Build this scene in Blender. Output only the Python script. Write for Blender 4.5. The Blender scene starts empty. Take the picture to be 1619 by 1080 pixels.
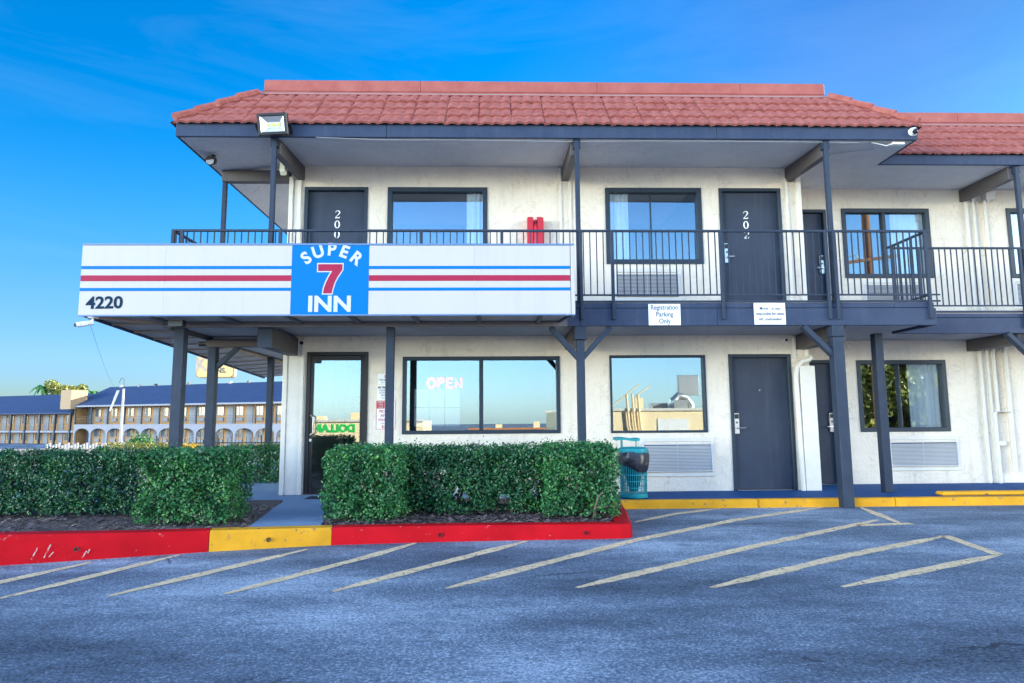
import bpy, bmesh, math, random
import numpy as np
from mathutils import Vector, Matrix
random.seed(7); rng = np.random.default_rng(11)
PI = math.pi; R = math.radians
sc = bpy.context.scene
C = sc.collection

# ------------------------------------------------------------------ materials
def nt_new(name):
    m = bpy.data.materials.new(name); m.use_nodes = True
    n = m.node_tree.nodes; n.clear()
    return m, n, m.node_tree.links

def mat(name, col, rough=.6, metal=0., spec=.5, var=0., vscale=3., bump=0., bscale=40., detail=6., vcol=None, coat=0., bdist=.02, streak=0., scol=(.3,.3,.3)):
    """A Principled surface; var mixes towards vcol by a noise, bump by a second, finer noise."""
    m, n, l = nt_new(name)
    out = n.new('ShaderNodeOutputMaterial'); p = n.new('ShaderNodeBsdfPrincipled'); l.new(p.outputs[0], out.inputs[0])
    p.inputs['Roughness'].default_value = rough; p.inputs['Metallic'].default_value = metal
    p.inputs['Specular IOR Level'].default_value = spec; p.inputs['Coat Weight'].default_value = coat
    c4 = (*col, 1); p.inputs['Base Color'].default_value = c4
    tc = n.new('ShaderNodeTexCoord')
    if var:
        nz = n.new('ShaderNodeTexNoise'); nz.inputs['Scale'].default_value = vscale; nz.inputs['Detail'].default_value = detail; nz.inputs['Roughness'].default_value = .65
        l.new(tc.outputs['Object'], nz.inputs['Vector'])
        rp = n.new('ShaderNodeValToRGB'); rp.color_ramp.elements[0].position = .35; rp.color_ramp.elements[1].position = .7
        v = vcol or tuple(c*.6 for c in col)
        rp.color_ramp.elements[0].color = c4
        rp.color_ramp.elements[1].color = (*[a+(b-a)*var for a, b in zip(col, v)], 1)
        l.new(nz.outputs['Fac'], rp.inputs[0]); l.new(rp.outputs[0], p.inputs['Base Color'])
        if streak:                                             # run-off marks and rubbed patches
            mp = n.new('ShaderNodeMapping'); mp.inputs['Scale'].default_value = (11, 11, .8); l.new(tc.outputs['Object'], mp.inputs['Vector'])
            sn = n.new('ShaderNodeTexNoise'); sn.inputs['Scale'].default_value = 1.; sn.inputs['Detail'].default_value = 8; sn.inputs['Roughness'].default_value = .72; l.new(mp.outputs[0], sn.inputs['Vector'])
            sr = n.new('ShaderNodeMapRange'); sr.inputs['From Min'].default_value = .52; sr.inputs['From Max'].default_value = .76; sr.inputs['To Max'].default_value = streak; l.new(sn.outputs['Fac'], sr.inputs['Value'])
            mx = n.new('ShaderNodeMix'); mx.data_type = 'RGBA'; mx.inputs['B'].default_value = (*scol, 1); l.new(sr.outputs[0], mx.inputs['Factor']); l.new(rp.outputs[0], mx.inputs['A']); l.new(mx.outputs['Result'], p.inputs['Base Color'])
    if bump:
        nb = n.new('ShaderNodeTexNoise'); nb.inputs['Scale'].default_value = bscale; nb.inputs['Detail'].default_value = 5
        l.new(tc.outputs['Object'], nb.inputs['Vector'])
        b = n.new('ShaderNodeBump'); b.inputs['Strength'].default_value = bump; b.inputs['Distance'].default_value = bdist
        l.new(nb.outputs['Fac'], b.inputs['Height']); l.new(b.outputs[0], p.inputs['Normal'])
    return m

def stucco(name, col, dark, scale=1.):
    """Hand-trowelled stucco: broad float marks, fine grit and thin dirty creases."""
    m, n, l = nt_new(name)
    out = n.new('ShaderNodeOutputMaterial'); p = n.new('ShaderNodeBsdfPrincipled'); l.new(p.outputs[0], out.inputs[0])
    p.inputs['Roughness'].default_value = .85; p.inputs['Specular IOR Level'].default_value = .25
    tc = n.new('ShaderNodeTexCoord')
    w = n.new('ShaderNodeTexNoise'); w.inputs['Scale'].default_value = 2.2*scale; w.inputs['Detail'].default_value = 3
    l.new(tc.outputs['Object'], w.inputs['Vector'])
    add = n.new('ShaderNodeVectorMath'); add.operation = 'MULTIPLY_ADD'; add.inputs[1].default_value = (.55, .55, .55)
    l.new(w.outputs['Color'], add.inputs[0]); l.new(tc.outputs['Object'], add.inputs[2])
    f1 = n.new('ShaderNodeTexNoise'); f1.inputs['Scale'].default_value = 5.5*scale; f1.inputs['Detail'].default_value = 8; f1.inputs['Roughness'].default_value = .62
    l.new(add.outputs[0], f1.inputs['Vector'])
    # creases: narrow band where the noise crosses .5, broken by another noise
    s = n.new('ShaderNodeMath'); s.operation = 'SUBTRACT'; s.inputs[1].default_value = .5; l.new(f1.outputs['Fac'], s.inputs[0])
    a = n.new('ShaderNodeMath'); a.operation = 'ABSOLUTE'; l.new(s.outputs[0], a.inputs[0])
    mr = n.new('ShaderNodeMapRange'); mr.inputs['From Min'].default_value = .0; mr.inputs['From Max'].default_value = .016; mr.inputs['To Min'].default_value = 1; mr.inputs['To Max'].default_value = 0
    l.new(a.outputs[0], mr.inputs['Value'])
    br = n.new('ShaderNodeTexNoise'); br.inputs['Scale'].default_value = 3.1*scale; br.inputs['Detail'].default_value = 4
    l.new(tc.outputs['Object'], br.inputs['Vector'])
    bm_ = n.new('ShaderNodeMapRange'); bm_.inputs['From Min'].default_value = .46; bm_.inputs['From Max'].default_value = .60
    l.new(br.outputs['Fac'], bm_.inputs['Value'])
    mu = n.new('ShaderNodeMath'); mu.operation = 'MULTIPLY'; l.new(mr.outputs[0], mu.inputs[0]); l.new(bm_.outputs[0], mu.inputs[1])
    big = n.new('ShaderNodeTexNoise'); big.inputs['Scale'].default_value = .9; big.inputs['Detail'].default_value = 7
    l.new(tc.outputs['Object'], big.inputs['Vector'])
    cr = n.new('ShaderNodeValToRGB'); cr.color_ramp.elements[0].position = .3; cr.color_ramp.elements[1].position = .72
    cr.color_ramp.elements[0].color = (*col, 1); cr.color_ramp.elements[1].color = (*[c*.86 for c in col], 1)
    l.new(big.outputs['Fac'], cr.inputs[0])
    sm = n.new('ShaderNodeMapping'); sm.inputs['Scale'].default_value = (7, 7, .55); l.new(tc.outputs['Object'], sm.inputs['Vector'])
    sn = n.new('ShaderNodeTexNoise'); sn.inputs['Scale'].default_value = 1.; sn.inputs['Detail'].default_value = 8; sn.inputs['Roughness'].default_value = .7; l.new(sm.outputs[0], sn.inputs['Vector'])
    sr = n.new('ShaderNodeMapRange'); sr.inputs['From Min'].default_value = .54; sr.inputs['From Max'].default_value = .78; sr.inputs['To Max'].default_value = .34; l.new(sn.outputs['Fac'], sr.inputs['Value'])
    sx_ = n.new('ShaderNodeMix'); sx_.data_type = 'RGBA'; sx_.inputs['B'].default_value = (*dark, 1); l.new(sr.outputs[0], sx_.inputs['Factor']); l.new(cr.outputs[0], sx_.inputs['A'])
    mx = n.new('ShaderNodeMix'); mx.data_type = 'RGBA'; mx.inputs['B'].default_value = (*dark, 1)
    k = n.new('ShaderNodeMath'); k.operation = 'MULTIPLY'; k.inputs[1].default_value = .55; l.new(mu.outputs[0], k.inputs[0])
    l.new(k.outputs[0], mx.inputs['Factor']); l.new(sx_.outputs['Result'], mx.inputs['A']); l.new(mx.outputs['Result'], p.inputs['Base Color'])
    g = n.new('ShaderNodeTexNoise'); g.inputs['Scale'].default_value = 55; g.inputs['Detail'].default_value = 3
    l.new(tc.outputs['Object'], g.inputs['Vector'])
    h = n.new('ShaderNodeMath'); h.operation = 'MULTIPLY_ADD'; h.inputs[1].default_value = .25
    l.new(g.outputs['Fac'], h.inputs[0]); l.new(f1.outputs['Fac'], h.inputs[2])
    b = n.new('ShaderNodeBump'); b.inputs['Strength'].default_value = .9; b.inputs['Distance'].default_value = .04
    l.new(h.outputs[0], b.inputs['Height']); l.new(b.outputs[0], p.inputs['Normal'])
    return m

def leafmat(name, lo, hi, tip):
    m, n, l = nt_new(name)
    out = n.new('ShaderNodeOutputMaterial'); p = n.new('ShaderNodeBsdfPrincipled'); l.new(p.outputs[0], out.inputs[0])
    p.inputs['Roughness'].default_value = .36; p.inputs['Specular IOR Level'].default_value = .42
    g = n.new('ShaderNodeNewGeometry'); tc = n.new('ShaderNodeTexCoord')
    nz = n.new('ShaderNodeTexNoise'); nz.inputs['Scale'].default_value = 3.; nz.inputs['Detail'].default_value = 3
    l.new(tc.outputs['Object'], nz.inputs['Vector'])
    a = n.new('ShaderNodeMath'); a.operation = 'MULTIPLY_ADD'; a.inputs[1].default_value = .55
    s = n.new('ShaderNodeMath'); s.operation = 'MULTIPLY_ADD'; s.inputs[1].default_value = .9; s.inputs[2].default_value = -.2
    l.new(nz.outputs['Fac'], s.inputs[0]); l.new(g.outputs['Random Per Island'], a.inputs[0]); l.new(s.outputs[0], a.inputs[2])
    rp = n.new('ShaderNodeValToRGB'); e = rp.color_ramp.elements
    e[0].position = .15; e[0].color = (*lo, 1); e[1].position = .70; e[1].color = (*hi, 1)
    t = e.new(1.0); t.color = (*tip, 1)
    l.new(a.outputs[0], rp.inputs[0]); l.new(rp.outputs[0], p.inputs['Base Color'])
    return m

def glassmat(name, tint, refl, rough=.0):
    """Pane: part mirror, part clear, by a plain mix that a real tinted pane has."""
    m, n, l = nt_new(name)
    out = n.new('ShaderNodeOutputMaterial'); mx = n.new('ShaderNodeMixShader'); l.new(mx.outputs[0], out.inputs[0])
    g = n.new('ShaderNodeBsdfGlossy'); g.inputs['Roughness'].default_value = rough; g.inputs['Color'].default_value = (*tint, 1)
    t = n.new('ShaderNodeBsdfTransparent'); t.inputs['Color'].default_value = (.95, .96, .96, 1)
    lw = n.new('ShaderNodeLayerWeight'); lw.inputs['Blend'].default_value = .25
    mr = n.new('ShaderNodeMapRange'); mr.inputs['To Min'].default_value = refl; mr.inputs['To Max'].default_value = 1
    l.new(lw.outputs['Fresnel'], mr.inputs['Value']); l.new(mr.outputs[0], mx.inputs[0])
    l.new(t.outputs[0], mx.inputs[1]); l.new(g.outputs[0], mx.inputs[2])
    return m

def emit(name, col, s):
    m, n, l = nt_new(name)
    out = n.new('ShaderNodeOutputMaterial'); e = n.new('ShaderNodeEmission'); e.inputs[0].default_value = (*col, 1); e.inputs[1].default_value = s
    l.new(e.outputs[0], out.inputs[0]); return m

def asphalt_mat():
    m, n, l = nt_new('asphalt')
    out = n.new('ShaderNodeOutputMaterial'); p = n.new('ShaderNodeBsdfPrincipled'); l.new(p.outputs[0], out.inputs[0])
    p.inputs['Roughness'].default_value = .8; p.inputs['Specular IOR Level'].default_value = .35
    tc = n.new('ShaderNodeTexCoord')
    def noise(scale, det, rough=.6, vec=None):
        z = n.new('ShaderNodeTexNoise'); z.inputs['Scale'].default_value = scale; z.inputs['Detail'].default_value = det; z.inputs['Roughness'].default_value = rough
        l.new(vec or tc.outputs['Object'], z.inputs['Vector']); return z.outputs['Fac']
    def mr(src, a, b, c, d):
        z = n.new('ShaderNodeMapRange'); z.inputs['From Min'].default_value = a; z.inputs['From Max'].default_value = b; z.inputs['To Min'].default_value = c; z.inputs['To Max'].default_value = d
        l.new(src, z.inputs['Value']); return z.outputs[0]
    def op(o, a, b):
        z = n.new('ShaderNodeMath'); z.operation = o; l.new(a, z.inputs[0])
        if isinstance(b, float): z.inputs[1].default_value = b
        else: l.new(b, z.inputs[1])
        return z.outputs[0]
    mp = n.new('ShaderNodeMapping'); mp.inputs['Scale'].default_value = (.38, 1.0, 1); mp.inputs['Rotation'].default_value = (0, 0, R(14)); l.new(tc.outputs['Object'], mp.inputs['Vector'])
    patches = mr(noise(.75, 8, .66, mp.outputs[0]), .36, .64, 0., 1.)      # worn, dusty areas
    fine = mr(noise(46, 4, .8), .42, .60, 0., 1.)                           # stones
    mid = mr(noise(9, 6, .75), .36, .64, 0., 1.)
    vo = n.new('ShaderNodeTexVoronoi'); vo.inputs['Scale'].default_value = 95; l.new(tc.outputs['Object'], vo.inputs['Vector'])
    sp_ = n.new('ShaderNodeSeparateColor'); l.new(vo.outputs['Color'], sp_.inputs[0])
    stone = mr(sp_.outputs['Red'], .55, 1., 0., 1.)
    # cracks and dark drips
    wv = n.new('ShaderNodeTexNoise'); wv.inputs['Scale'].default_value = 1.7; wv.inputs['Detail'].default_value = 5; l.new(tc.outputs['Object'], wv.inputs['Vector'])
    wa = n.new('ShaderNodeVectorMath'); wa.operation = 'MULTIPLY_ADD'; wa.inputs[1].default_value = (.5, .5, 0); l.new(wv.outputs['Color'], wa.inputs[0]); l.new(tc.outputs['Object'], wa.inputs[2])
    cv = n.new('ShaderNodeTexVoronoi'); cv.feature = 'DISTANCE_TO_EDGE'; cv.inputs['Scale'].default_value = .42; l.new(wa.outputs[0], cv.inputs['Vector'])
    crack = op('MULTIPLY', mr(cv.outputs['Distance'], .002, .008, 1., 0.), mr(noise(.8, 3), .55, .66, 0., 1.))
    spots = n.new('ShaderNodeTexVoronoi'); spots.inputs['Scale'].default_value = 1.35; l.new(wa.outputs[0], spots.inputs['Vector'])
    drip = op('MULTIPLY', mr(spots.outputs['Distance'], .03, .16, 1., 0.), mr(noise(1.9, 4), .5, .62, 0., .8))
    v = op('ADD', op('MULTIPLY', patches, .50), op('ADD', op('MULTIPLY', fine, .26), op('ADD', op('MULTIPLY', mid, .10), op('MULTIPLY', stone, .24))))
    v = op('SUBTRACT', op('SUBTRACT', v, op('MULTIPLY', crack, .32)), op('MULTIPLY', drip, .28))
    rp = n.new('ShaderNodeValToRGB'); e = rp.color_ramp.elements
    e[0].position = .06; e[0].color = (.022, .034, .052, 1); e[1].position = .98; e[1].color = (.60, .70, .80, 1)
    q = e.new(.5); q.color = (.150, .205, .272, 1)
    l.new(v, rp.inputs[0]); l.new(rp.outputs[0], p.inputs['Base Color'])
    b = n.new('ShaderNodeBump'); b.inputs['Strength'].default_value = .5; b.inputs['Distance'].default_value = .012
    l.new(op('ADD', fine, op('MULTIPLY', mid, .5)), b.inputs['Height']); l.new(b.outputs[0], p.inputs['Normal'])
    return m

def worn_paint(name, col, under, amount=.5, scale=14., rough=.6, alpha=False, bump=.25):
    """Paint that has come off in flakes, showing what is under it."""
    m, n, l = nt_new(name)
    out = n.new('ShaderNodeOutputMaterial'); p = n.new('ShaderNodeBsdfPrincipled')
    p.inputs['Roughness'].default_value = rough; p.inputs['Specular IOR Level'].default_value = .06; tc = n.new('ShaderNodeTexCoord')
    nz = n.new('ShaderNodeTexNoise'); nz.inputs['Scale'].default_value = scale; nz.inputs['Detail'].default_value = 9; nz.inputs['Roughness'].default_value = .72
    l.new(tc.outputs['Object'], nz.inputs['Vector'])
    mr = n.new('ShaderNodeMapRange'); mr.inputs['From Min'].default_value = 1-amount-.02; mr.inputs['From Max'].default_value = 1-amount+.05
    l.new(nz.outputs['Fac'], mr.inputs['Value'])
    n2 = n.new('ShaderNodeTexNoise'); n2.inputs['Scale'].default_value = 3.5; n2.inputs['Detail'].default_value = 6
    l.new(tc.outputs['Object'], n2.inputs['Vector'])
    rp = n.new('ShaderNodeValToRGB'); rp.color_ramp.elements[0].position = .3; rp.color_ramp.elements[1].position = .75
    rp.color_ramp.elements[0].color = (*col, 1); rp.color_ramp.elements[1].color = (*[c*.72 for c in col], 1)
    l.new(n2.outputs['Fac'], rp.inputs[0])
    b = n.new('ShaderNodeBump'); b.inputs['Strength'].default_value = bump; b.inputs['Distance'].default_value = .01
    l.new(nz.outputs['Fac'], b.inputs['Height']); l.new(b.outputs[0], p.inputs['Normal'])
    if alpha:
        l.new(rp.outputs[0], p.inputs['Base Color'])
        t = n.new('ShaderNodeBsdfTransparent'); mx = n.new('ShaderNodeMixShader')
        l.new(mr.outputs[0], mx.inputs[0]); l.new(p.outputs[0], mx.inputs[1]); l.new(t.outputs[0], mx.inputs[2]); l.new(mx.outputs[0], out.inputs[0])
    else:
        mx = n.new('ShaderNodeMix'); mx.data_type = 'RGBA'; mx.inputs['B'].default_value = (*under, 1)
        l.new(mr.outputs[0], mx.inputs['Factor']); l.new(rp.outputs[0], mx.inputs['A']); l.new(mx.outputs['Result'], p.inputs['Base Color']); l.new(p.outputs[0], out.inputs[0])
    return m

M = dict(
 stucco=stucco('cream_stucco', (.80, .725, .62), (.36, .29, .22)),
 soffit=stucco('grey_soffit_stucco', (.66, .645, .66), (.36, .34, .34), .8),
 trim=mat('white_trim_paint', (.68, .655, .60), .6, spec=.25, var=.6, vscale=5, vcol=(.58, .55, .50), bump=.15, bscale=30),
 slate=mat('slate_blue_paint', (.029, .044, .085), .55, spec=.18, var=.7, vscale=4, vcol=(.044, .062, .105), streak=.5, scol=(.07, .085, .12), bump=.15, bscale=25),
 slate_post=mat('slate_post_paint', (.024, .036, .060), .55, spec=.2, var=.6, vscale=6, vcol=(.036, .052, .082), streak=.4, scol=(.06, .075, .10), bump=.1),
 beam=mat('dark_brown_beam', (.075, .068, .072), .6, var=.5, vscale=4, vcol=(.11, .095, .09), bump=.2, bscale=18),
 frame=mat('dark_frame_paint', (.024, .038, .058), .45, spec=.3, var=.3, vscale=7),
 door=mat('slate_door_paint', (.029, .038, .062), .45, spec=.25, var=.7, vscale=2.2, vcol=(.042, .054, .084), streak=.55, scol=(.065, .075, .10), bump=.06, bscale=8),
 bronze=mat('bronze_door_frame', (.020, .017, .017), .4, spec=.3, var=.4, vscale=6, vcol=(.032, .028, .027)),
 roof=mat('red_tile', (.285, .078, .064), .8, spec=.15, var=1., vscale=7, vcol=(.39, .145, .118), streak=.5, scol=(.16, .055, .045), bump=.25, bscale=60),
 flash=mat('red_flashing', (.29, .080, .066), .6, spec=.2, var=.8, vscale=4, vcol=(.37, .125, .102), bump=.08, bscale=10),
 flat_roof=mat('roof_membrane', (.25, .25, .25), .9),
 deck=mat('deck_underside', (.34, .35, .39), .75, var=.6, vscale=3, vcol=(.24, .24, .27), bump=.2),
 canopy=mat('canopy_panel', (.52, .47, .44), .7, var=.7, vscale=3.5, vcol=(.34, .31, .29), bump=.35, bscale=130, bdist=.01),
 batten=mat('canopy_batten', (.12, .115, .125), .6, var=.4, vscale=8),
 glass=glassmat('window_glass', (.80, .94, 1.), .18),
 glassdoor=glassmat('door_glass', (.85, .96, .99), .17),
 curtain=mat('white_curtain', (.92, .91, .89), .9),
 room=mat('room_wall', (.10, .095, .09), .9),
 sign_white=mat('sign_white_panel', (.48, .455, .445), .5, spec=.2, var=.25, vscale=1.5, vcol=(.43, .41, .40), streak=.28, scol=(.33, .31, .29)),
 sign_blue=mat('sign_blue_vinyl', (.0, .145, .47), .5, spec=.1),
 sign_red=mat('sign_red_vinyl', (.33, .022, .06), .5, spec=.1),
 sign_cap=mat('sign_blue_edge', (.10, .19, .36), .4),
 ink=mat('dark_blue_ink', (.010, .030, .060), .8, spec=.1), ink_grey=mat('grey_ink', (.07, .085, .11), .6), ink_red=mat('red_ink', (.5, .03, .04), .5),
 white=mat('white_plastic', (.78, .79, .80), .45), paper=mat('white_paper', (.50, .51, .53), .8, spec=.2),
 black=mat('black_plastic', (.015, .015, .018), .4), lens=mat('black_lens', (.01, .01, .012), .08),
 metal=mat('brushed_steel', (.62, .62, .62), .3, metal=1.), numeral=mat('white_numeral', (.82, .82, .80), .4),
 ac=mat('grey_grille', (.60, .61, .63), .5, var=.4, vscale=5, vcol=(.50, .51, .54)), 
 red=mat('red_cabinet', (.50, .012, .022), .35, var=.3, vscale=6), red2=mat('red_extinguisher', (.75, .03, .06), .25),
 lamp_glass=mat('floodlight_reflector', (.62, .64, .66), .15, metal=.6), led=mat('yellow_led_chip', (.75, .72, .10), .3),
 beige=mat('beige_plastic', (.66, .66, .52), .5),
 teal=mat('teal_coated_steel', (.010, .25, .285), .45, spec=.3, var=.4, vscale=9, vcol=(.025, .32, .35)),
 bag=mat('black_bin_bag', (.018, .02, .03), .28, bump=.5, bscale=14, bdist=.03),
 asphalt=asphalt_mat(),
 walk=mat('blue_painted_concrete', (.014, .070, .20), .7, spec=.08, var=.8, vscale=4, vcol=(.035, .10, .24), bump=.2, bscale=60),
 path=mat('blue_grey_concrete', (.165, .26, .39), .75, spec=.2, var=.7, vscale=4, vcol=(.22, .31, .43), bump=.25, bscale=70),
 red_kerb=worn_paint('red_kerb_paint', (.55, .008, .015), (.50, .34, .32), .345, 11.),
 yellow_kerb=worn_paint('yellow_kerb_paint', (.76, .36, .025), (.14, .12, .10), .40, 12.),
 stripe=worn_paint('stripe_paint', (.92, .69, .41), (0, 0, 0), .435, 22., .7, True),
 mulch=mat('mulch_soil', (.10, .07, .062), .95, var=.9, vscale=30, vcol=(.20, .15, .13), bump=.9, bscale=45, bdist=.05),
 chip=leafmat('bark_chip', (.07, .05, .05), (.17, .125, .12), (.50, .38, .29)),
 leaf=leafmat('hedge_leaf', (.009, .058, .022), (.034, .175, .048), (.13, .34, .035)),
 leaf_dark=leafmat('dark_hedge_leaf', (.007, .046, .020), (.024, .125, .042), (.09, .26, .035)),  # darker leaf colour of the long and middle hedges
 leaf2=leafmat('tree_leaf', (.05, .085, .015), (.22, .25, .04), (.50, .42, .08)),
 leaf3=leafmat('olive_leaf', (.10, .13, .02), (.25, .26, .04), (.42, .38, .06)),
 leafg=leafmat('bright_leaf', (.03, .10, .02), (.08, .24, .04), (.16, .36, .06)),
 flower=leafmat('yellow_flower', (.5, .32, .02), (.7, .45, .03), (.75, .5, .05)),
 twig=mat('twig_bark', (.16, .11, .08), .85, var=.6, vscale=9),
 bark=mat('trunk_bark', (.17, .10, .065), .9, var=.7, vscale=12, bump=.6, bscale=20),
 mat_rubber=mat('black_rubber', (.012, .014, .018), .8, bump=.4, bscale=200),
 far_wall=mat('tan_siding', (.40, .215, .075), .75, var=.4, vscale=2, vcol=(.46, .26, .11)),
 far_roof=mat('blue_black_shingle', (.018, .045, .115), .8, var=.6, vscale=1.2, vcol=(.028, .065, .15), bump=.3, bscale=8),
 far_white=mat('white_arch_paint', (.27, .28, .32), .7, var=.3, vscale=1), far_dark=mat('dark_post_paint', (.03, .04, .055), .6),
 far_door=mat('grey_blue_door', (.22, .25, .30), .6), far_glass=mat('far_window_glass', (.10, .12, .14), .12),
 wood=mat('weathered_wood', (.48, .38, .30), .85, var=.8, vscale=3, vcol=(.30, .23, .19)),
 tan=mat('tan_sign_face', (.62, .45, .17), .5), tan_side=mat('brown_sign_side', (.33, .22, .12), .6),
 iron=mat('dark_iron', (.025, .025, .03), .5), white_paint=mat('white_pole_paint', (.42, .39, .34), .5),
 store=mat('tan_render', (.88, .72, .46), .85, var=.3, vscale=.6, vcol=(.80, .64, .40)), green=emit('x', (0, .4, .05), 0),
 galv=mat('galvanised_duct', (.55, .58, .60), .35, metal=.7, var=.3, vscale=3), tile=mat('orange_roof_tile', (.55, .22, .09), .8, var=.5, vscale=4),
 pole=mat('utility_pole_wood', (.26, .12, .06), .9, var=.5, vscale=5), grass=mat('dry_verge', (.12, .14, .05), .95, var=.8, vscale=1.5, vcol=(.2, .18, .08)),
)
M['green'] = mat('green_letters', (.01, .55, .10), .5)
M['neon'] = emit('pink_neon', (1., .0, .04), .55)

# ------------------------------------------------------------------ mesh helpers
PLOC = {}
class MB:
    def __init__(s): s.v = []; s.f = []; s.smooth = False
    def add(s, vs, fs):
        k = len(s.v); s.v += [tuple(v) for v in vs]; s.f += [tuple(i+k for i in f) for f in fs]; return s
    def box(s, x0, x1, y0, y1, z0, z1):
        if x0 > x1: x0, x1 = x1, x0
        if y0 > y1: y0, y1 = y1, y0
        if z0 > z1: z0, z1 = z1, z0
        return s.add([(x0,y0,z0),(x1,y0,z0),(x1,y1,z0),(x0,y1,z0),(x0,y0,z1),(x1,y0,z1),(x1,y1,z1),(x0,y1,z1)],
                     [(0,3,2,1),(4,5,6,7),(0,1,5,4),(1,2,6,5),(2,3,7,6),(3,0,4,7)])
    def bar(s, p, q, w, d, up=(0,0,1)):
        """A rectangular bar from p to q, w across and d along up."""
        p, q, up = Vector(p), Vector(q), Vector(up); a = (q-p).normalized()
        sd = a.cross(up)
        if sd.length < 1e-5: sd = a.cross(Vector((0,1,0)))
        sd.normalize(); u = sd.cross(a).normalized()
        sd *= w/2; u *= d/2; vs = []
        for c in (p, q): vs += [c-sd-u, c+sd-u, c+sd+u, c-sd+u]
        return s.add(vs, [(0,1,2,3),(7,6,5,4),(0,4,5,1),(1,5,6,2),(2,6,7,3),(3,7,4,0)])
    def tube(s, path, r, seg=10, cap=True):
        path = [Vector(p) for p in path]; rs = r if isinstance(r, (list, tuple)) else [r]*len(path)
        rings = []; prev = None
        for i, p in enumerate(path):
            a = (path[min(i+1, len(path)-1)]-path[max(i-1, 0)]).normalized()
            if prev is None: n = a.orthogonal().normalized()
            else:
                n = prev-a*prev.dot(a)
                n = n.normalized() if n.length > 1e-6 else a.orthogonal().normalized()
            prev = n; b = a.cross(n)
            rings.append([p+(n*math.cos(t)+b*math.sin(t))*rs[i] for t in [2*PI*k/seg for k in range(seg)]])
        vs = [v for rg in rings for v in rg]; fs = []
        for i in range(len(rings)-1):
            for k in range(seg): fs.append((i*seg+k, i*seg+(k+1)%seg, (i+1)*seg+(k+1)%seg, (i+1)*seg+k))
        if cap: fs.append(tuple(reversed(range(seg)))); fs.append(tuple(range((len(rings)-1)*seg, len(rings)*seg)))
        return s.add(vs, fs)
    def lathe(s, prof, c, seg=24, axis='z'):
        vs = []; fs = []
        for (r, h) in prof:
            for k in range(seg):
                t = 2*PI*k/seg; a, b = r*math.cos(t), r*math.sin(t)
                vs.append((c[0]+a, c[1]+b, c[2]+h) if axis == 'z' else ((c[0]+a, c[1]-h, c[2]+b) if axis == 'y' else (c[0]+h, c[1]+a, c[2]+b)))
        for i in range(len(prof)-1):
            for k in range(seg): fs.append((i*seg+k, i*seg+(k+1)%seg, (i+1)*seg+(k+1)%seg, (i+1)*seg+k))
        return s.add(vs, fs)
    def prism(s, pts, y0, y1):
        """Polygon in x,z pushed from y0 to y1."""
        n = len(pts); vs = [(x, y0, z) for x, z in pts]+[(x, y1, z) for x, z in pts]
        return s.add(vs, [tuple(range(n)), tuple(reversed(range(n, 2*n)))]+[((i+1) % n, i, i+n, (i+1) % n+n) for i in range(n)])
    def prism_x(s, pts, x0, x1):
        n = len(pts); vs = [(x0, y, z) for y, z in pts]+[(x1, y, z) for y, z in pts]
        return s.add(vs, [tuple(range(n)), tuple(reversed(range(n, 2*n)))]+[((i+1) % n, i, i+n, (i+1) % n+n) for i in range(n)])
    def prism_z(s, pts, z0, z1):
        n = len(pts); vs = [(x, y, z0) for x, y in pts]+[(x, y, z1) for x, y in pts]
        return s.add(vs, [tuple(reversed(range(n))), tuple(range(n, 2*n))]+[(i, (i+1) % n, (i+1) % n+n, i+n) for i in range(n)])
    def ring_frame(s, x0, x1, z0, z1, t, y0, y1):
        """A rectangular frame, t wide, as one loop with mitred corners."""
        o = [(x0,z0),(x1,z0),(x1,z1),(x0,z1)]; i = [(x0+t,z0+t),(x1-t,z0+t),(x1-t,z1-t),(x0+t,z1-t)]
        vs = [(x,y0,z) for x,z in o]+[(x,y0,z) for x,z in i]+[(x,y1,z) for x,z in o]+[(x,y1,z) for x,z in i]
        fs = []
        for k in range(4):
            j = (k+1) % 4
            fs += [(k,j,4+j,4+k),(8+j,8+k,12+k,12+j),(j,k,8+k,8+j),(4+k,4+j,12+j,12+k)]
        return s.add(vs, fs)
    def build(s, name, m, parent=None, local=False, bevel=0., smooth=False, fixn=True):
        me = bpy.data.meshes.new(name)
        v = np.array(s.v, dtype=float); off = Vector((0,0,0))
        if parent is None and not local:
            off = Vector(((v[:,0].min()+v[:,0].max())/2, (v[:,1].min()+v[:,1].max())/2, v[:,2].min()))
            v = v-np.array(off)
        me.from_pydata(v.tolist(), [], s.f); me.update()
        if bevel or fixn:
            b = bmesh.new(); b.from_mesh(me)
            if fixn: bmesh.ops.recalc_face_normals(b, faces=b.faces)
            if bevel:
                es = [e for e in b.edges if len(e.link_faces) == 2 and e.calc_face_angle(0) > .6]
                bmesh.ops.bevel(b, geom=es, offset=bevel, segments=1, affect='EDGES', clamp_overlap=True)
            b.to_mesh(me); b.free()
        if smooth:
            me.polygons.foreach_set('use_smooth', [True]*len(me.polygons))
            me.set_sharp_from_angle(angle=R(40))
        me.materials.append(M[m] if isinstance(m, str) else m)
        o = bpy.data.objects.new(name, me); C.objects.link(o)
        if parent is not None:
            o.parent = parent
            if not local: o.matrix_parent_inverse = Matrix.Translation(-abs_loc(parent))
        else: o.location = off; PLOC[o.name] = off
        return o
def abs_loc(o):
    """Where the parent chain stands: things are Empties without rotation; parts have their origin at the thing's base via the inverse."""
    return PLOC.get(o.name, Vector((0,0,0)))
def empty(name, loc, label, cat, group=None):
    o = bpy.data.objects.new(name, None); C.objects.link(o); o.location = loc; o.empty_display_size = .2
    PLOC[o.name] = Vector(loc); tag(o, label, cat, group); return o
def tag(o, label=None, cat=None, group=None, kind=None):
    if label: o['label'] = label
    if cat: o['category'] = cat
    if group: o['group'] = group
    if kind: o['kind'] = kind
    return o
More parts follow.
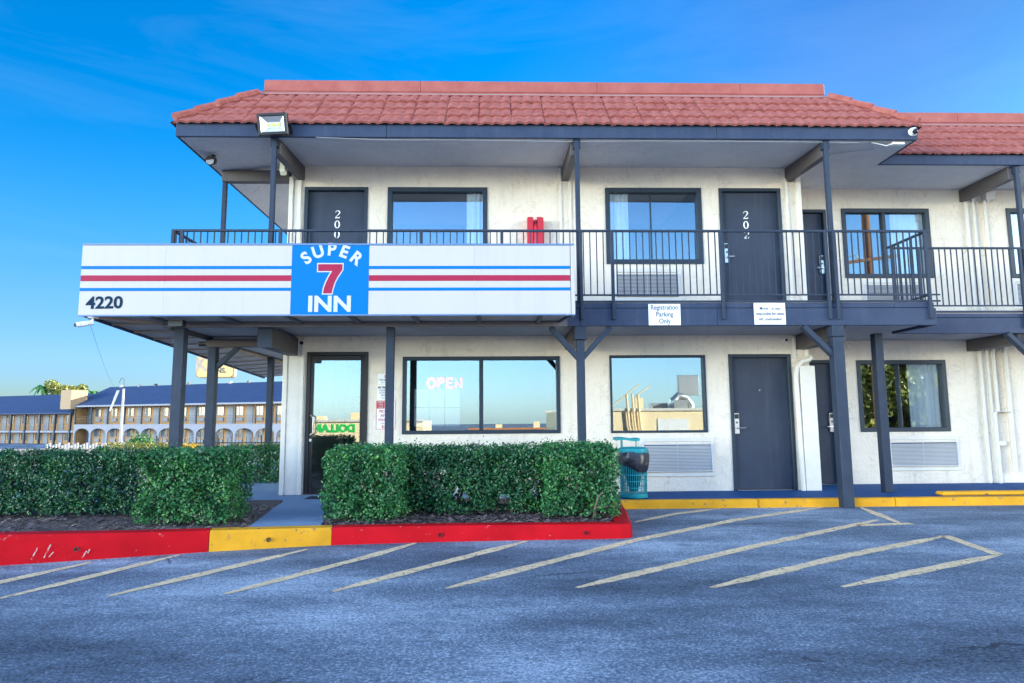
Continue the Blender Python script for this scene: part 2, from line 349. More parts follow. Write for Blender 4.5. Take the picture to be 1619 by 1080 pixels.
def struct(o): o['kind'] = 'structure'; return o
def copy_tree(o, parent=None):
    c = o.copy(); C.objects.link(c)
    if parent is not None: c.parent = parent
    for ch in list(o.children): copy_tree(ch, c)
    return c

def wall_grid(mb, x0, x1, z0, z1, y, t, holes, flip=1):
    """A wall slab in x,z with rectangular holes, reveals included."""
    xs = sorted({x0, x1, *[h[0] for h in holes], *[h[1] for h in holes]}); zs = sorted({z0, z1, *[h[2] for h in holes], *[h[3] for h in holes]})
    xs = [x for x in xs if x0 <= x <= x1]; zs = [z for z in zs if z0 <= z <= z1]
    solid = lambda i, j: 0 <= i < len(xs)-1 and 0 <= j < len(zs)-1 and not any(h[0] <= (xs[i]+xs[i+1])/2 <= h[1] and h[2] <= (zs[j]+zs[j+1])/2 <= h[3] for h in holes)
    for i in range(len(xs)-1):
        for j in range(len(zs)-1):
            if not solid(i, j): continue
            a, b, c, d = xs[i], xs[i+1], zs[j], zs[j+1]
            mb.add([(a,y,c),(b,y,c),(b,y,d),(a,y,d)], [(0,1,2,3)]); mb.add([(a,y+t,c),(b,y+t,c),(b,y+t,d),(a,y+t,d)], [(3,2,1,0)])
            if not solid(i-1, j): mb.add([(a,y,c),(a,y,d),(a,y+t,d),(a,y+t,c)], [(0,1,2,3)])
            if not solid(i+1, j): mb.add([(b,y,c),(b,y+t,c),(b,y+t,d),(b,y,d)], [(0,1,2,3)])
            if not solid(i, j-1): mb.add([(a,y,c),(a,y+t,c),(b,y+t,c),(b,y,c)], [(0,1,2,3)])
            if not solid(i, j+1): mb.add([(a,y,d),(b,y,d),(b,y+t,d),(a,y+t,d)], [(0,1,2,3)])
    return mb

def text_obj(name, body, size, x, y, z, m, parent=None, align='CENTER', bold=0., sx=1., roty=0., back=False, depth=.002):
    """Lettering as real geometry, facing -y (or +y if back)."""
    cu = bpy.data.curves.new(name, 'FONT'); cu.body = body; cu.size = size; cu.align_x = align; cu.align_y = 'CENTER'
    cu.extrude = depth; cu.offset = bold*size; cu.resolution_u = 4
    t = bpy.data.objects.new(name, cu); C.objects.link(t)
    bpy.context.view_layer.update()
    me = bpy.data.meshes.new_from_object(t.evaluated_get(bpy.context.evaluated_depsgraph_get()))
    bpy.data.objects.remove(t); bpy.data.curves.remove(cu)
    mx = Matrix.Translation((x, y, z)) @ Matrix.Rotation(PI if back else 0, 4, 'Z') @ Matrix.Rotation(roty, 4, 'Y') @ Matrix.Rotation(PI/2, 4, 'X') @ Matrix.Diagonal((sx, 1, 1, 1))
    me.transform(mx); me.materials.clear(); me.materials.append(M[m])
    o = bpy.data.objects.new(name, me); C.objects.link(o)
    if parent is not None:
        o.parent = parent; o.matrix_parent_inverse = Matrix.Translation(-abs_loc(parent))
    return o
def numeral(mb, ch, cx, cz, h, y):
    """Serif house numerals 2, 0, 4."""
    w = h*.62
    def strip(pts, t=.004):
        for (x0,z0,w0),(x1,z1,w1) in zip(pts, pts[1:]):
            d = Vector((x1-x0, z1-z0)); n = Vector((-d.y, d.x)).normalized() if d.length else Vector((0,1))
            q = [(cx+(x0-n.x*w0)*h, cz+(z0-n.y*w0)*h), (cx+(x1-n.x*w1)*h, cz+(z1-n.y*w1)*h), (cx+(x1+n.x*w1)*h, cz+(z1+n.y*w1)*h), (cx+(x0+n.x*w0)*h, cz+(z0+n.y*w0)*h)]
            mb.prism(q, y-t, y)
    if ch == '0':
        N = 20; pts = []
        for k in range(N+1):
            t = 2*PI*k/N; pts.append((.26*math.sin(t), .46*math.cos(t), .03+.05*abs(math.sin(t))))
        strip(pts)
    elif ch == '2':
        pts = [(-.25, .26, .065)]
        for k in range(9):
            t = PI*.95-k*(PI*1.22)/8; pts.append((.02+.25*math.cos(t), .25+.23*math.sin(t), .03+.05*max(0, math.cos(t))))
        pts += [(.02, -.12, .035), (-.27, -.42, .03)]
        strip(pts); strip([(-.29, -.43, .05), (.24, -.43, .06), (.29, -.27, .02)])
    elif ch == '4':
        strip([(.08, .46, .05), (.08, -.48, .06)]); strip([(.06, .44, .03), (-.28, -.2, .03), (.3, -.2, .035)])

# ------------------------------------------------------------------ ground, road, kerbs
def ground_z(x, y):
    back = -1.75*min(1, max(0, (y-6)/34))
    if y > 0: return back
    return -1.9*min(1, max(0, (-13-y)/24))
xs = [-400, -200, -110, -70, -45, -30, -20, -12, -6, 0, 6, 12, 20, 30, 45, 70, 110, 200, 400]
ys = [-400, -200, -90, -60, -45, -37, -32, -27, -22, -18, -13, -10, -6, -3, 0, 3, 6, 9, 12, 16, 20, 25, 30, 35, 40, 60, 90, 140, 220, 400, 900]
g = MB(); g.v = [(x, y, ground_z(x, y)) for y in ys for x in xs]; W_ = len(xs)
g.f = [(j*W_+i, j*W_+i+1, (j+1)*W_+i+1, (j+1)*W_+i) for j in range(len(ys)-1) for i in range(W_-1)]
struct(g.build('ground', 'asphalt', local=True, fixn=False))

# blue painted walkway along the rooms, with its yellow kerb
struct(MB().prism_z([(1.74, -1.06), (14, -1.06), (14, .79), (4.98, .79), (4.98, -.002), (1.74, -.002)], -.1, .10).build('sidewalk', 'walk'))
struct(MB().prism_z([(-6.2, -.85), (1.735, -.85), (1.735, -.002), (-3.27, -.002), (-3.27, 12), (-6.2, 12)], -.1, .098).build('front_walk', 'path'))
k = MB(); x = 1.70
while x < 14:
    x2 = min(x+1.9, 14); k.box(x, x2-.006, -1.215, -1.062, -.08, .112); x = x2
struct(k.build('walkway_kerb', 'yellow_kerb', bevel=.018))
struct(MB().box(6.35, 11, -.95, -.74, .09, .155).build('raised_kerb', 'yellow_kerb', bevel=.03))

# the planter kerb follows a slow curve; its top climbs to the left
KP = [(-12, -7.6, .40), (-9, -6.15, .36), (-6.5, -5.12, .30), (-5.2, -4.64, .275), (-4.27, -4.32, .257), (-3.36, -4.03, .214), (-2.70, -3.82, .192), (-1.61, -3.555, .166), (-.6, -3.45, .156), (.4, -3.41, .148), (1.30, -3.39, .142)]
def kerb_seg(pts, name, m):
    mb = MB(); pts = [Vector(p) for p in pts]; rows = []
    for i, p in enumerate(pts):
        d = (pts[min(i+1, len(pts)-1)]-pts[max(i-1, 0)]); d.z = 0; d.normalize(); n = Vector((-d.y, d.x, 0))
        w = .19; rows.append([(p.x, p.y, -.08), (p.x+n.x*.01, p.y+n.y*.01, p.z-.025), (p.x+n.x*.03, p.y+n.y*.03, p.z), (p.x+n.x*w, p.y+n.y*w, p.z), (p.x+n.x*w, p.y+n.y*w, -.08)])
    vs = [v for r in rows for v in r]; fs = []
    for i in range(len(rows)-1):
        for j in range(4): fs.append((i*5+j, (i+1)*5+j, (i+1)*5+j+1, i*5+j+1))
    fs += [(0,1,2,3,4), tuple(reversed(range((len(rows)-1)*5, len(rows)*5)))]
    mb.add(vs, fs); return struct(mb.build(name, m))
kerb_seg(KP[:7], 'planter_kerb', 'red_kerb'); kerb_seg([(-2.694, -3.8185, .1915), (-2.1, -3.665, .178), (-1.614, -3.556, .1665)], 'planter_kerb', 'yellow_kerb')
kerb_seg(KP[7:]+[(1.395, -3.36, .142), (1.44, -3.25, .14), (1.60, -2.2, .13), (1.70, -1.30, .12)], 'planter_kerb', 'red_kerb')
h = MB()
for (x, y, z) in [(-3.72, -4.145, .10), (-2.18, -3.69, .085), (-.55, -3.449, .07), (.93, -3.399, .065)]:
    h.lathe([(.0, -.012), (.016, -.012), (.016, .006), (.022, .006)], (x, y+.0, z), 12, 'y')
struct(h.build('drain_hole', 'black'))
sf = MB()
for (x, z, L_, t_) in ((-4.02,.085,.10,1.2), (-3.93,.10,.12,1.25), (-3.90,.07,.05,1.0), (-3.66,.05,.07,1.1), (-3.63,.075,.04,1.3)):
    y = -4.32+(x+4.27)*.319-.004; dx, dz = math.cos(t_)*L_/2, math.sin(t_)*L_/2
    sf.add([(x-dx-.006,y-dx*.319,z-dz),(x-dx+.006,y-dx*.319,z-dz),(x+dx+.010,y+dx*.319,z+dz),(x+dx-.004,y+dx*.319,z+dz)], [(0,1,2,3)])
struct(sf.build('kerb_scuffs', worn_paint('scuffed_concrete', (.48, .36, .33), (0, 0, 0), .50, 45., .9, True)))
# mulch beds
bed = [(-12, -7.3), (-9, -5.9), (-6.5, -4.93), (-5.2, -4.46), (-4.27, -4.14), (-3.36, -3.85), (-2.72, -3.66)]
struct(MB().prism_z(bed+[(-2.56, -3.2), (-2.83, -1.45), (-2.95, -.86), (-12, -.86)], -.06, .128).build('mulch_bed', 'mulch'))
bed2 = [(-1.60, -3.40), (-.6, -3.28), (.4, -3.23), (1.22, -3.21), (1.42, -2.2), (1.50, -.86), (-2.20, -.86), (-1.98, -2.2), (-1.78, -3.3)]
struct(MB().prism_z(bed2, -.06, .125).build('mulch_bed', 'mulch'))
struct(MB().prism_z([(-2.70, -3.66), (-1.60, -3.40), (-1.80, -3.3), (-1.98, -2.2), (-2.20, -.855), (-2.90, -.855), (-2.80, -1.6), (-2.54, -3.3)], -.06, .132).build('entry_path', 'path'))
def pip(x, y, poly):
    c = False; j = len(poly)-1
    for i in range(len(poly)):
        (a, b), (e, d) = poly[i], poly[j]
        if (b > y) != (d > y) and x < (e-a)*(y-b)/(d-b)+a: c = not c
        j = i
    return c
ch = MB()
for poly, n in ((bed+[(-2.56, -3.2), (-2.83, -1.45), (-9, -1.45)], 5200), (bed2, 4600)):
    x0, x1 = max(-6.5, min(p[0] for p in poly)), max(p[0] for p in poly); y0, y1 = min(p[1] for p in poly), min(-1.6, max(p[1] for p in poly))
    for _ in range(n):
        x, y = random.uniform(x0, x1), random.uniform(y0, y1)
        if not pip(x, y, poly): continue
        L, w = random.uniform(.012, .045), random.uniform(.006, .014); a = random.uniform(0, PI); z = .128+random.random()*.022; tl = random.uniform(-.4, .4)
        dx, dy = math.cos(a)*L, math.sin(a)*L; ex, ey = -math.sin(a)*w, math.cos(a)*w; dz = L*tl
        ch.add([(x-dx-ex, y-dy-ey, z-dz), (x+dx-ex, y+dy-ey, z+dz), (x+dx+ex, y+dy+ey, z+dz+w*.6), (x-dx+ex, y-dy+ey, z-dz+w*.6)], [(0,1,2,3)])
tag(ch.build('bark_chips', 'chip', fixn=False), 'dark bark chips and dry leaf litter strewn under the clipped hedges', 'mulch', kind='stuff')

# painted bay lines on the asphalt
def stripe(pts, w=.118):
    mb = MB(); vs = []; fs = []; P = []
    for (a, b) in zip(pts, pts[1:]):
        n = max(2, int((Vector(b)-Vector(a)).length/.12))
        P += [(a[0]+(b[0]-a[0])*i/n, a[1]+(b[1]-a[1])*i/n) for i in range(n)]
    P.append(pts[-1])
    for i, p in enumerate(P):
        d = Vector(P[min(i+1, len(P)-1)])-Vector(P[max(i-1, 0)]); d.normalize(); ww = w*random.uniform(.42, .58)
        t = min(1, .35+.65*min(i, len(P)-1-i)/4) if len(P) > 9 else 1
        vs += [(p[0]-d.y*ww*t, p[1]+d.x*ww*t, .004), (p[0]+d.y*ww*t, p[1]-d.x*ww*t, .004)]
    fs = [(2*i, 2*i+1, 2*i+3, 2*i+2) for i in range(len(P)-1)]
    mb.add(vs, fs); struct(mb.build('parking_stripe', 'stripe'))
for pts in [[(-3.99,-5.37),(-3.53,-4.22)], [(-3.458,-5.40),(-2.90,-3.95)], [(-2.726,-5.37),(-1.79,-3.76)], [(-1.922,-5.36),(-1.15,-4.15),(-.79,-3.50)], [(-1.17,-5.33),(.32,-3.47)],
            [(-.358,-5.29),(1.40,-3.50),(2.9,-2.25),(4.45,-1.25)], [(.594,-5.32),(2.5,-3.85),(4.56,-2.37)], [(1.564,-5.37),(3.1,-4.35),(4.60,-3.47)], [(2.508,-5.40),(4.45,-4.39)],
            [(1.66,-2.33),(2.3,-1.72),(3.05,-1.25)], [(4.95,-1.32),(4.80,-2.0),(4.66,-2.62)], [(4.62,-3.44),(4.46,-4.37)], [(4.1,-2.75),(4.78,-2.66)], [(5.6,-3.5),(5.2,-4.4)]]:
    stripe(pts)

# ------------------------------------------------------------------ the motel
motel = empty('motel_building', (0, 3, 0), 'two storey cream stucco motel with slate blue trim and red tiled mansard roof', 'building')
WY = .8                                                                  # face of the set-back wing
FLOOR2 = 2.84
G = [  # openings of the main front: x0, x1, z0, z1
 (-2.912,-1.965,.10,2.28), (-1.431,1.026,.998,2.20), (1.81,3.33,.995,2.21), (3.70,4.70,.10,2.22),
 (-3.03,-2.02,FLOOR2,4.945), (-1.706,-.104,3.68,4.945), (1.803,3.376,3.68,4.945), (3.665,4.685,FLOOR2,4.945)]
wm = MB(); wall_grid(wm, -3.25, 5.0, 0, 5.32, 0, .20, G)
wm.build('wall', 'stucco', motel)
GW = [(5.06,5.84,.10,2.19), (6.20,7.755,.965,2.185), (5.06,5.84,FLOOR2,4.85), (6.113,7.685,3.62,4.87), (9.08,10.65,3.62,4.88), (9.25,10.8,.965,2.185)]
wm = MB(); wall_grid(wm, 5.0, 14, 0, 5.26, WY, .20, GW); wm.build('wall', 'stucco', motel)
MB().box(4.8, 5.0, .20, WY+.2, 0, 5.30).build('wall', 'stucco', motel); MB().box(-3.25, -3.05, .2, 15, 0, 5.32).build('wall', 'stucco', motel); MB().box(-3.05, 40, 15, 15.2, 0, 5.32).build('wall', 'stucco', motel); MB().box(39.8, 40, 1.0, 15, 0, 5.3).build('wall', 'stucco', motel); MB().box(14.001, 40, WY, WY+.2, 0, 5.26).build('wall', 'stucco', motel)  # wing lengthened out of view so its shadow covers the lot
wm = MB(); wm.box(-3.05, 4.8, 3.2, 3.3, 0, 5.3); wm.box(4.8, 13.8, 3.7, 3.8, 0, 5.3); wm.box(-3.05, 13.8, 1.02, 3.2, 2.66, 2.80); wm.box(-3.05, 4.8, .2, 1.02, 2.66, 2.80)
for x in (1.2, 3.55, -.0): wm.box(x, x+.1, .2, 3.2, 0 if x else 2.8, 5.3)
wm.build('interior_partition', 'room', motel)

def window(x0, x1, z0, z1, y, mull=(), curtains=(), fr=.055, sill_d=.0):
    f = MB().ring_frame(x0, x1, z0, z1, fr, y-.02, y+.10)
    for (mx, mw) in mull: f.box(mx-mw/2, mx+mw/2, y-.012, y+.085, z0+fr, z1-fr)
    w = f.build('window', 'frame', motel, bevel=.004)
    cuts = [x0+fr]+[m for mm, mw in mull for m in (mm-mw/2, mm+mw/2)]+[x1-fr]
    for a, b in zip(cuts[::2], cuts[1::2]):
        MB().box(a-.004, b+.004, y+.045, y+.051, z0+fr-.004, z1-fr+.004).build('pane', 'glass', w)
    for (a, b) in curtains:
        n = max(12, int((b-a)/.016)); c = MB(); vs = []
        for i in range(n+1):
            xx = a+(b-a)*i/n; yy = y+.085+.016*math.sin(i*1.35)+.008*math.sin(i*.53)
            vs += [(xx, yy, z0-.02), (xx, yy, z1-.02)]
        c.add(vs, [(2*i, 2*i+2, 2*i+3, 2*i+1) for i in range(n)]); c.build('curtain', 'curtain', w, smooth=True)
    return w
window(*G[1][:2], G[1][2], G[1][3], 0, mull=((-.207, .064),))
window(*G[2][:2], G[2][2], G[2][3], 0, fr=.035)
window(*G[5][:2], G[5][2], G[5][3], 0, curtains=((-.44, -.15),), fr=.075)
window(*G[6][:2], G[6][2], G[6][3], 0, mull=((2.55, .003),), curtains=((1.85, 2.19),), fr=.075)
window(*GW[1][:2], GW[1][2], GW[1][3], WY, mull=((6.93, .02),), curtains=((7.13, 7.66),), fr=.07)
window(*GW[3][:2], GW[3][2], GW[3][3], WY, mull=((6.87, .05),), curtains=((7.03, 7.62),), fr=.075)
window(*GW[4][:2], GW[4][2], GW[4][3], WY, mull=((9.86, .05),), curtains=((9.14, 9.8),), fr=.075)
window(*GW[5][:2], GW[5][2], GW[5][3], WY, mull=((10.0, .02),), fr=.07)

def door(x0, x1, z0, z1, y, number=None, lock='left', peep=True):
    d = MB().box(x0+.055, x1-.055, y+.055, y+.095, z0+.012, z1-.055).build('door', 'door', motel, bevel=.003)
    f = MB(); o = [(x0,z0),(x0,z1),(x1,z1),(x1,z0),(x1-.055,z0),(x1-.055,z1-.055),(x0+.055,z1-.055),(x0+.055,z0)]
    f.prism(o, y-.018, y+.11); f.build('door_frame', 'frame', d, bevel=.005)
    s = 1 if lock == 'left' else -1; lx = x0+.105 if s == 1 else x1-.105; zc = z0+1.03
    k = MB(); k.box(lx-.042, lx+.042, y+.026, y+.056, zc-.165, zc+.165)
    lk = k.build('lock', 'metal', d, bevel=.008)
    MB().box(lx-.030, lx+.030, y+.018, y+.027, zc+.075, zc+.145).build('card_reader', 'black', lk)
    k = MB(); k.tube([(lx, y+.03, zc-.07), (lx, y-.03, zc-.07), (lx+s*.02, y-.035, zc-.07), (lx+s*.12, y-.035, zc-.068)], .010, 8); k.build('lever', 'metal', lk, smooth=True)
    MB().box(lx-.012, lx+.012, y+.022, y+.027, zc-.0, zc+.03).build('keyhole', 'black', lk)
    hx = x1-.056 if s == 1 else x0+.056
    for hz_ in (.22, 1.0, 1.82): MB().tube([(hx, y+.048, z0+hz_), (hx, y+.048, z0+hz_+.10)], .009, 8).build('hinge', 'frame', d)
    if peep: MB().lathe([(0, .012), (.011, .012), (.011, 0)], ((x0+x1)/2, y+.055, z0+1.55), 10, 'y').build('peephole', 'metal', d)
    if number:
        nm = MB()
        for i, c in enumerate(number): numeral(nm, c, (x0+x1)/2+(.01 if number == '200' else -.06), z1-.435-.165*i, .13, y+.0545)
        nm.build('room_number', 'numeral', d)
    return d
door(*G[3], 0, None, 'left'); door(*G[4], 0, '200', 'left', False); door(*G[7], 0, '202', 'left', False)
door(*GW[0], WY, None, 'right'); door(*GW[2], WY, None, 'right', False)
# office door: bronze frame, glass leaf
x0, x1, z0, z1 = G[0]
f = MB(); f.prism([(x0,z0),(x0,z1),(x1,z1),(x1,z0),(x1-.055,z0),(x1-.055,z1-.055),(x0+.055,z1-.055),(x0+.055,z0)], -.02, .11)
gd = f.build('glass_door', 'bronze', motel, bevel=.004)
a, b = x0+.058, x1-.058
f = MB(); o = [(a,z0+.01),(b,z0+.01),(b,z1-.06),(a,z1-.06)]; w_ = MB()
w_.box(a, a+.05, .0, .045, z0+.01, z1-.058); w_.box(b-.06, b, .0, .045, z0+.01, z1-.058); w_.box(a+.05, b-.06, .0, .045, z1-.13, z1-.058); w_.box(a+.05, b-.06, .0, .045, z0+.01, z0+.11)
w_.build('leaf_frame', 'bronze', gd, bevel=.003)
MB().box(a+.046, b-.056, .018, .026, z0+.106, z1-.126).build('pane', 'glassdoor', gd)
MB().tube([(a+.03, .0, 1.30), (a+.03, -.06, 1.30), (a+.075, -.06, 1.27), (a+.075, -.06, 1.03), (a+.03, -.06, 1.0), (a+.03, 0, 1.0)], .011, 8).build('pull_handle', 'metal', gd, smooth=True)
MB().box(a+.012, a+.042, -.012, .0, .90, .94).build('lock_cylinder', 'metal', gd)
MB().box(b-.24, b-.05, -.05, .0, z1-.125, z1-.075).build('door_closer', 'bronze', gd)
MB().box(x0, x1, -.10, .10, .098, .112).build('threshold', 'metal', gd)

# corner boards, chases and pipes on the walls
def trim(name, boxes, m='trim', bv=.006):
    t = MB()
    for q in boxes: t.box(*q)
    return t.build(name, m, motel, bevel=bv)
trim('corner_board', [(-3.27,-3.20,-.05,.0,.10,2.5), (-3.27,-3.205,-.05,.0,2.85,5.10)])
trim('corner_panel', [(-3.198,-2.94,-.035,.0,.10,2.5), (-3.198,-3.07,-.02,.0,2.85,5.05)])
trim('corner_board', [(-2.99,-2.945,-.06,-.036,.10,2.5)]); trim('corner_board', [(-3.13,-3.075,-.045,-.021,2.85,5.05)])
trim('wall_batten', [(1.055,1.10,-.03,0,2.85,5.28)]); trim('wall_batten', [(1.21,1.255,-.03,0,2.85,5.28)])
trim('corner_board', [(4.755,4.80,-.04,0,2.85,5.10)]); trim('corner_board', [(4.93,5.012,-.05,0,2.85,5.12)])
trim('corner_board', [(4.74,4.79,-.03,0,2.15,2.5)]); trim('corner_board', [(4.93,4.985,-.03,0,2.17,2.5)])
trim('pipe_chase', [(4.785,5.02,-.13,.0,.10,2.02)])
MB().tube([(4.745,-.10,.10), (4.735,-.10,1.2), (4.725,-.10,1.86), (4.75,-.10,2.00), (4.83,-.10,2.09), (4.95,-.10,2.12), (4.99,-.10,2.16)], .038, 12).build('downpipe', 'trim', motel, smooth=True)
for (z0, z1) in ((.10, 2.5), (2.85, 5.22)):
    trim('wall_batten', [(8.315,8.375,WY-.05,WY,z0,z1)]); trim('wall_batten', [(8.455,8.50,WY-.05,WY,z0,z1)])
MB().tube([(8.66,WY-.06,5.0), (8.66,WY-.06,2.85)], .03, 10).build('conduit', 'trim', motel, smooth=True)
MB().tube([(8.74,WY-.06,5.15), (8.74,WY-.06,5.05), (8.70,WY-.06,4.98)], .04, 10).build('conduit', 'trim', motel, smooth=True)
MB().tube([(8.56,WY-.06,2.5), (8.56,WY-.06,1.32), (8.50,WY-.06,1.25), (8.50,WY-.06,.10)], .032, 10).build('conduit', 'trim', motel, smooth=True)
MB().tube([(8.76,WY-.07,2.5), (8.76,WY-.07,.28)], .042, 12).build('downpipe', 'trim', motel, smooth=True)
trim('pipe_cap', [(8.50,8.74,WY-.16,WY,1.29,1.30)], 'ac', 0); trim('junction_box', [(8.52,8.64,WY-.09,WY,.72,.80)], 'ac'); trim('junction_box', [(8.66,8.83,WY-.12,WY,5.0,5.16)], 'trim')
trim('sill_line', [(-.9,.35,-.006,0,.90,.91)], 'trim', 0)

# balcony floor, edge boards, beams and posts
dk = MB()
dk.box(-4.40, 5.0, -1.27, -.001, 2.70, 2.83); dk.box(5.0, 6.15, -1.27, WY-.001, 2.70, 2.83); dk.box(6.15, 40, -.34, WY-.001, 2.70, 2.83); dk.box(-4.40, -3.252, .0, 14.8, 2.70, 2.83)
dk.build('balcony_floor', 'deck', motel)
so = MB(); so.box(-4.38, 5.0, -1.26, -.001, 2.525, 2.56); so.box(5.0, 6.14, -1.26, WY-.001, 2.525, 2.56); so.box(6.14, 40, -.33, WY-.001, 2.525, 2.56); so.box(-4.38, -3.252, .0, 14.8, 2.48, 2.52)
so.build('balcony_underside', 'deck', motel)
e = MB()
e.box(-4.45, 1.18, -1.33, -1.272, 2.49, 2.735); e.box(1.184, 3.10, -1.33, -1.272, 2.49, 2.735); e.box(3.104, 6.20, -1.33, -1.272, 2.49, 2.735)
e.build('edge_board', 'slate', motel, bevel=.006)
e = MB(); e.box(-4.45, 5.62, -1.318, -1.272, 2.74, 2.812); e.box(5.624, 6.18, -1.322, -1.272, 2.74, 2.814); e.build('edge_board', 'slate', motel, bevel=.006)
e = MB(); e.box(6.152, 6.20, -1.27, -.40, 2.49, 2.735); e.build('edge_board', 'slate', motel, bevel=.006)
e = MB(); e.box(6.152, 10.2, -.395, -.342, 2.49, 2.735); e.box(10.204, 40, -.395, -.342, 2.49, 2.735); e.build('edge_board', 'slate', motel, bevel=.006)
e = MB(); e.box(6.21, 8.2, -.385, -.342, 2.74, 2.80); e.box(8.204, 40, -.385, -.342, 2.74, 2.80); e.build('edge_board', 'slate', motel, bevel=.006)
e = MB(); e.box(-4.45, -4.405, -1.27, 14.8, 2.46, 2.81); e.build('edge_board', 'beam', motel)
e = MB(); e.box(-4.50, -4.455, .1, 8.2, 2.42, 2.46); e.build('edge_moulding', 'wood', motel)
def beam(q, name='beam'): MB().box(*q).build(name, 'beam', motel, bevel=.006)
beam((-3.22,-3.05,-1.26,-.002,2.22,2.50)); beam((-4.46,-3.23,-.06,.06,2.36,2.478)); beam((1.11,1.27,-1.20,-.002,2.30,2.52)); beam((4.80,4.98,-1.17,-.002,2.29,2.52)); beam((8.15,8.32,-.34,WY-.002,2.33,2.52))
MB().box(-3.235,-3.035,-1.275,-1.262,2.215,2.505).build('beam_end', 'slate_post', motel)
for (x, yf, yb) in ((-3.09,-1.22,-.002), (1.165,-1.22,-.002), (4.83,-1.22,-.002), (8.31,-.33,WY-.002)):
    z = 5.28 if yb < .5 else 5.20
    MB().prism_x([(yf, 5.20), (yf, 4.985), (yb, 5.055 if yb < .5 else 4.99), (yb, z)], x-.055, x+.055).build('roof_beam', 'beam', motel, bevel=.006)
beam((-4.34,-3.27,-.05,.07,5.02,5.21), 'roof_beam')
def post(x, y, z0, z1, w, m='slate_post'):
    p = MB().box(x-w/2, x+w/2, y-w/2, y+w/2, z0, z1).build('post', m, motel, bevel=.006); return p
post(-4.275,-1.25,.12,2.488,.135); post(-1.428,-1.25,.12,2.488,.108); post(1.19,-1.25,.12,2.30,.108)
post(4.775,-1.275,0,2.33,.15); post(5.86,-.42,.10,2.488,.125); post(8.36,-.42,.10,2.33,.125); post(-4.36,0,.10,2.358,.125); post(-4.40,2.75,.0,2.455,.11); post(-4.40,6.2,.0,2.455,.11)
for x, y in ((1.19,-1.25), (4.775,-1.275), (8.36,-.42)):
    w = .17; MB().box(x-w/2, x+w/2, y-w/2, y+w/2, 2.333 if x > 2 else 2.303, 2.487).build('post_cap', 'slate_post', motel, bevel=.006)
def brace(x, y, dx, z0=2.04, z1=2.485):
    MB().bar((x+math.copysign(.02, dx), y, z0), (x+dx, y, z1), .07, .10, (0,1,0)).build('brace', 'slate_post', motel, bevel=.004)
brace(1.19,-1.25,-.41); brace(1.19,-1.25,.42); brace(4.775,-1.275,-.46); brace(8.36,-.42,-.46); brace(8.36,-.42,.46); brace(4.775,-1.275,.0) if False else None
MB().bar((-4.30,.0,2.05), (-3.98,.0,2.36), .06, .09, (0,1,0)).build('brace', 'slate_post', motel)
for (x, y, z0, z1) in ((-3.10,-1.275,2.82,5.19), (1.19,-1.275,2.82,5.19), (4.80,-1.275,2.82,5.18), (8.36,-.36,2.81,5.18), (-4.30,0,2.83,5.02), (-4.33,5,2.83,5.2)):
    MB().box(x-.032, x+.032, y-.032, y+.032, z0, z1).build('upper_post', 'slate_post', motel, bevel=.005)
    if y < -.1: MB().box(x-.05, x+.05, y-.02, y+.05, 5.07, z1+.01).build('post_bracket', 'slate_post', motel)

# roof: soffits, fascias, tiled mansard
XE0, XE1, YE, ZE = -4.43, 6.10, -1.30, 5.195
YW = -.38
s = MB()
s.add([(XE0,YE,ZE),(XE1,YE,ZE),(5.0,0,5.293),(-3.25,0,5.293)], [(0,1,2,3)])
s.add([(XE0,YE,ZE),(-3.25,0,5.293),(-3.25,15,5.293),(XE0,15,ZE)], [(0,1,2,3)])
s.add([(XE1,YE,ZE),(XE1,YW,ZE),(5.0,WY,5.222),(5.0,0,5.293)], [(0,1,2),(0,2,3)])
s.add([(XE1,YW,ZE),(40.2,YW,ZE),(40.2,WY,5.222),(5.0,WY,5.222)], [(0,1,2,3)])
s.build('soffit', 'soffit', motel)
fz0, fz1 = ZE-.004, 5.415
def fascia(boxes): 
    f = MB(); [f.box(*b) for b in boxes]; return f.build('fascia', 'slate', motel, bevel=.006)
fascia([(XE0-.03,-1.515+.0,YE-.045,YE,fz0,fz1), (-1.511,3.2,YE-.045,YE,fz0,fz1), (3.204,XE1+.03,YE-.045,YE,fz0,fz1)])
fascia([(XE0-.03,XE0+.012,YE+.003,15,fz0,fz1)]); fascia([(XE1-.012,XE1+.03,YE+.003,YW-.045,fz0,fz1)])
fascia([(XE1-.012,9.2,YW-.042,YW,fz0,fz1-.02), (9.204,40.2,YW-.042,YW,fz0,fz1-.02)])

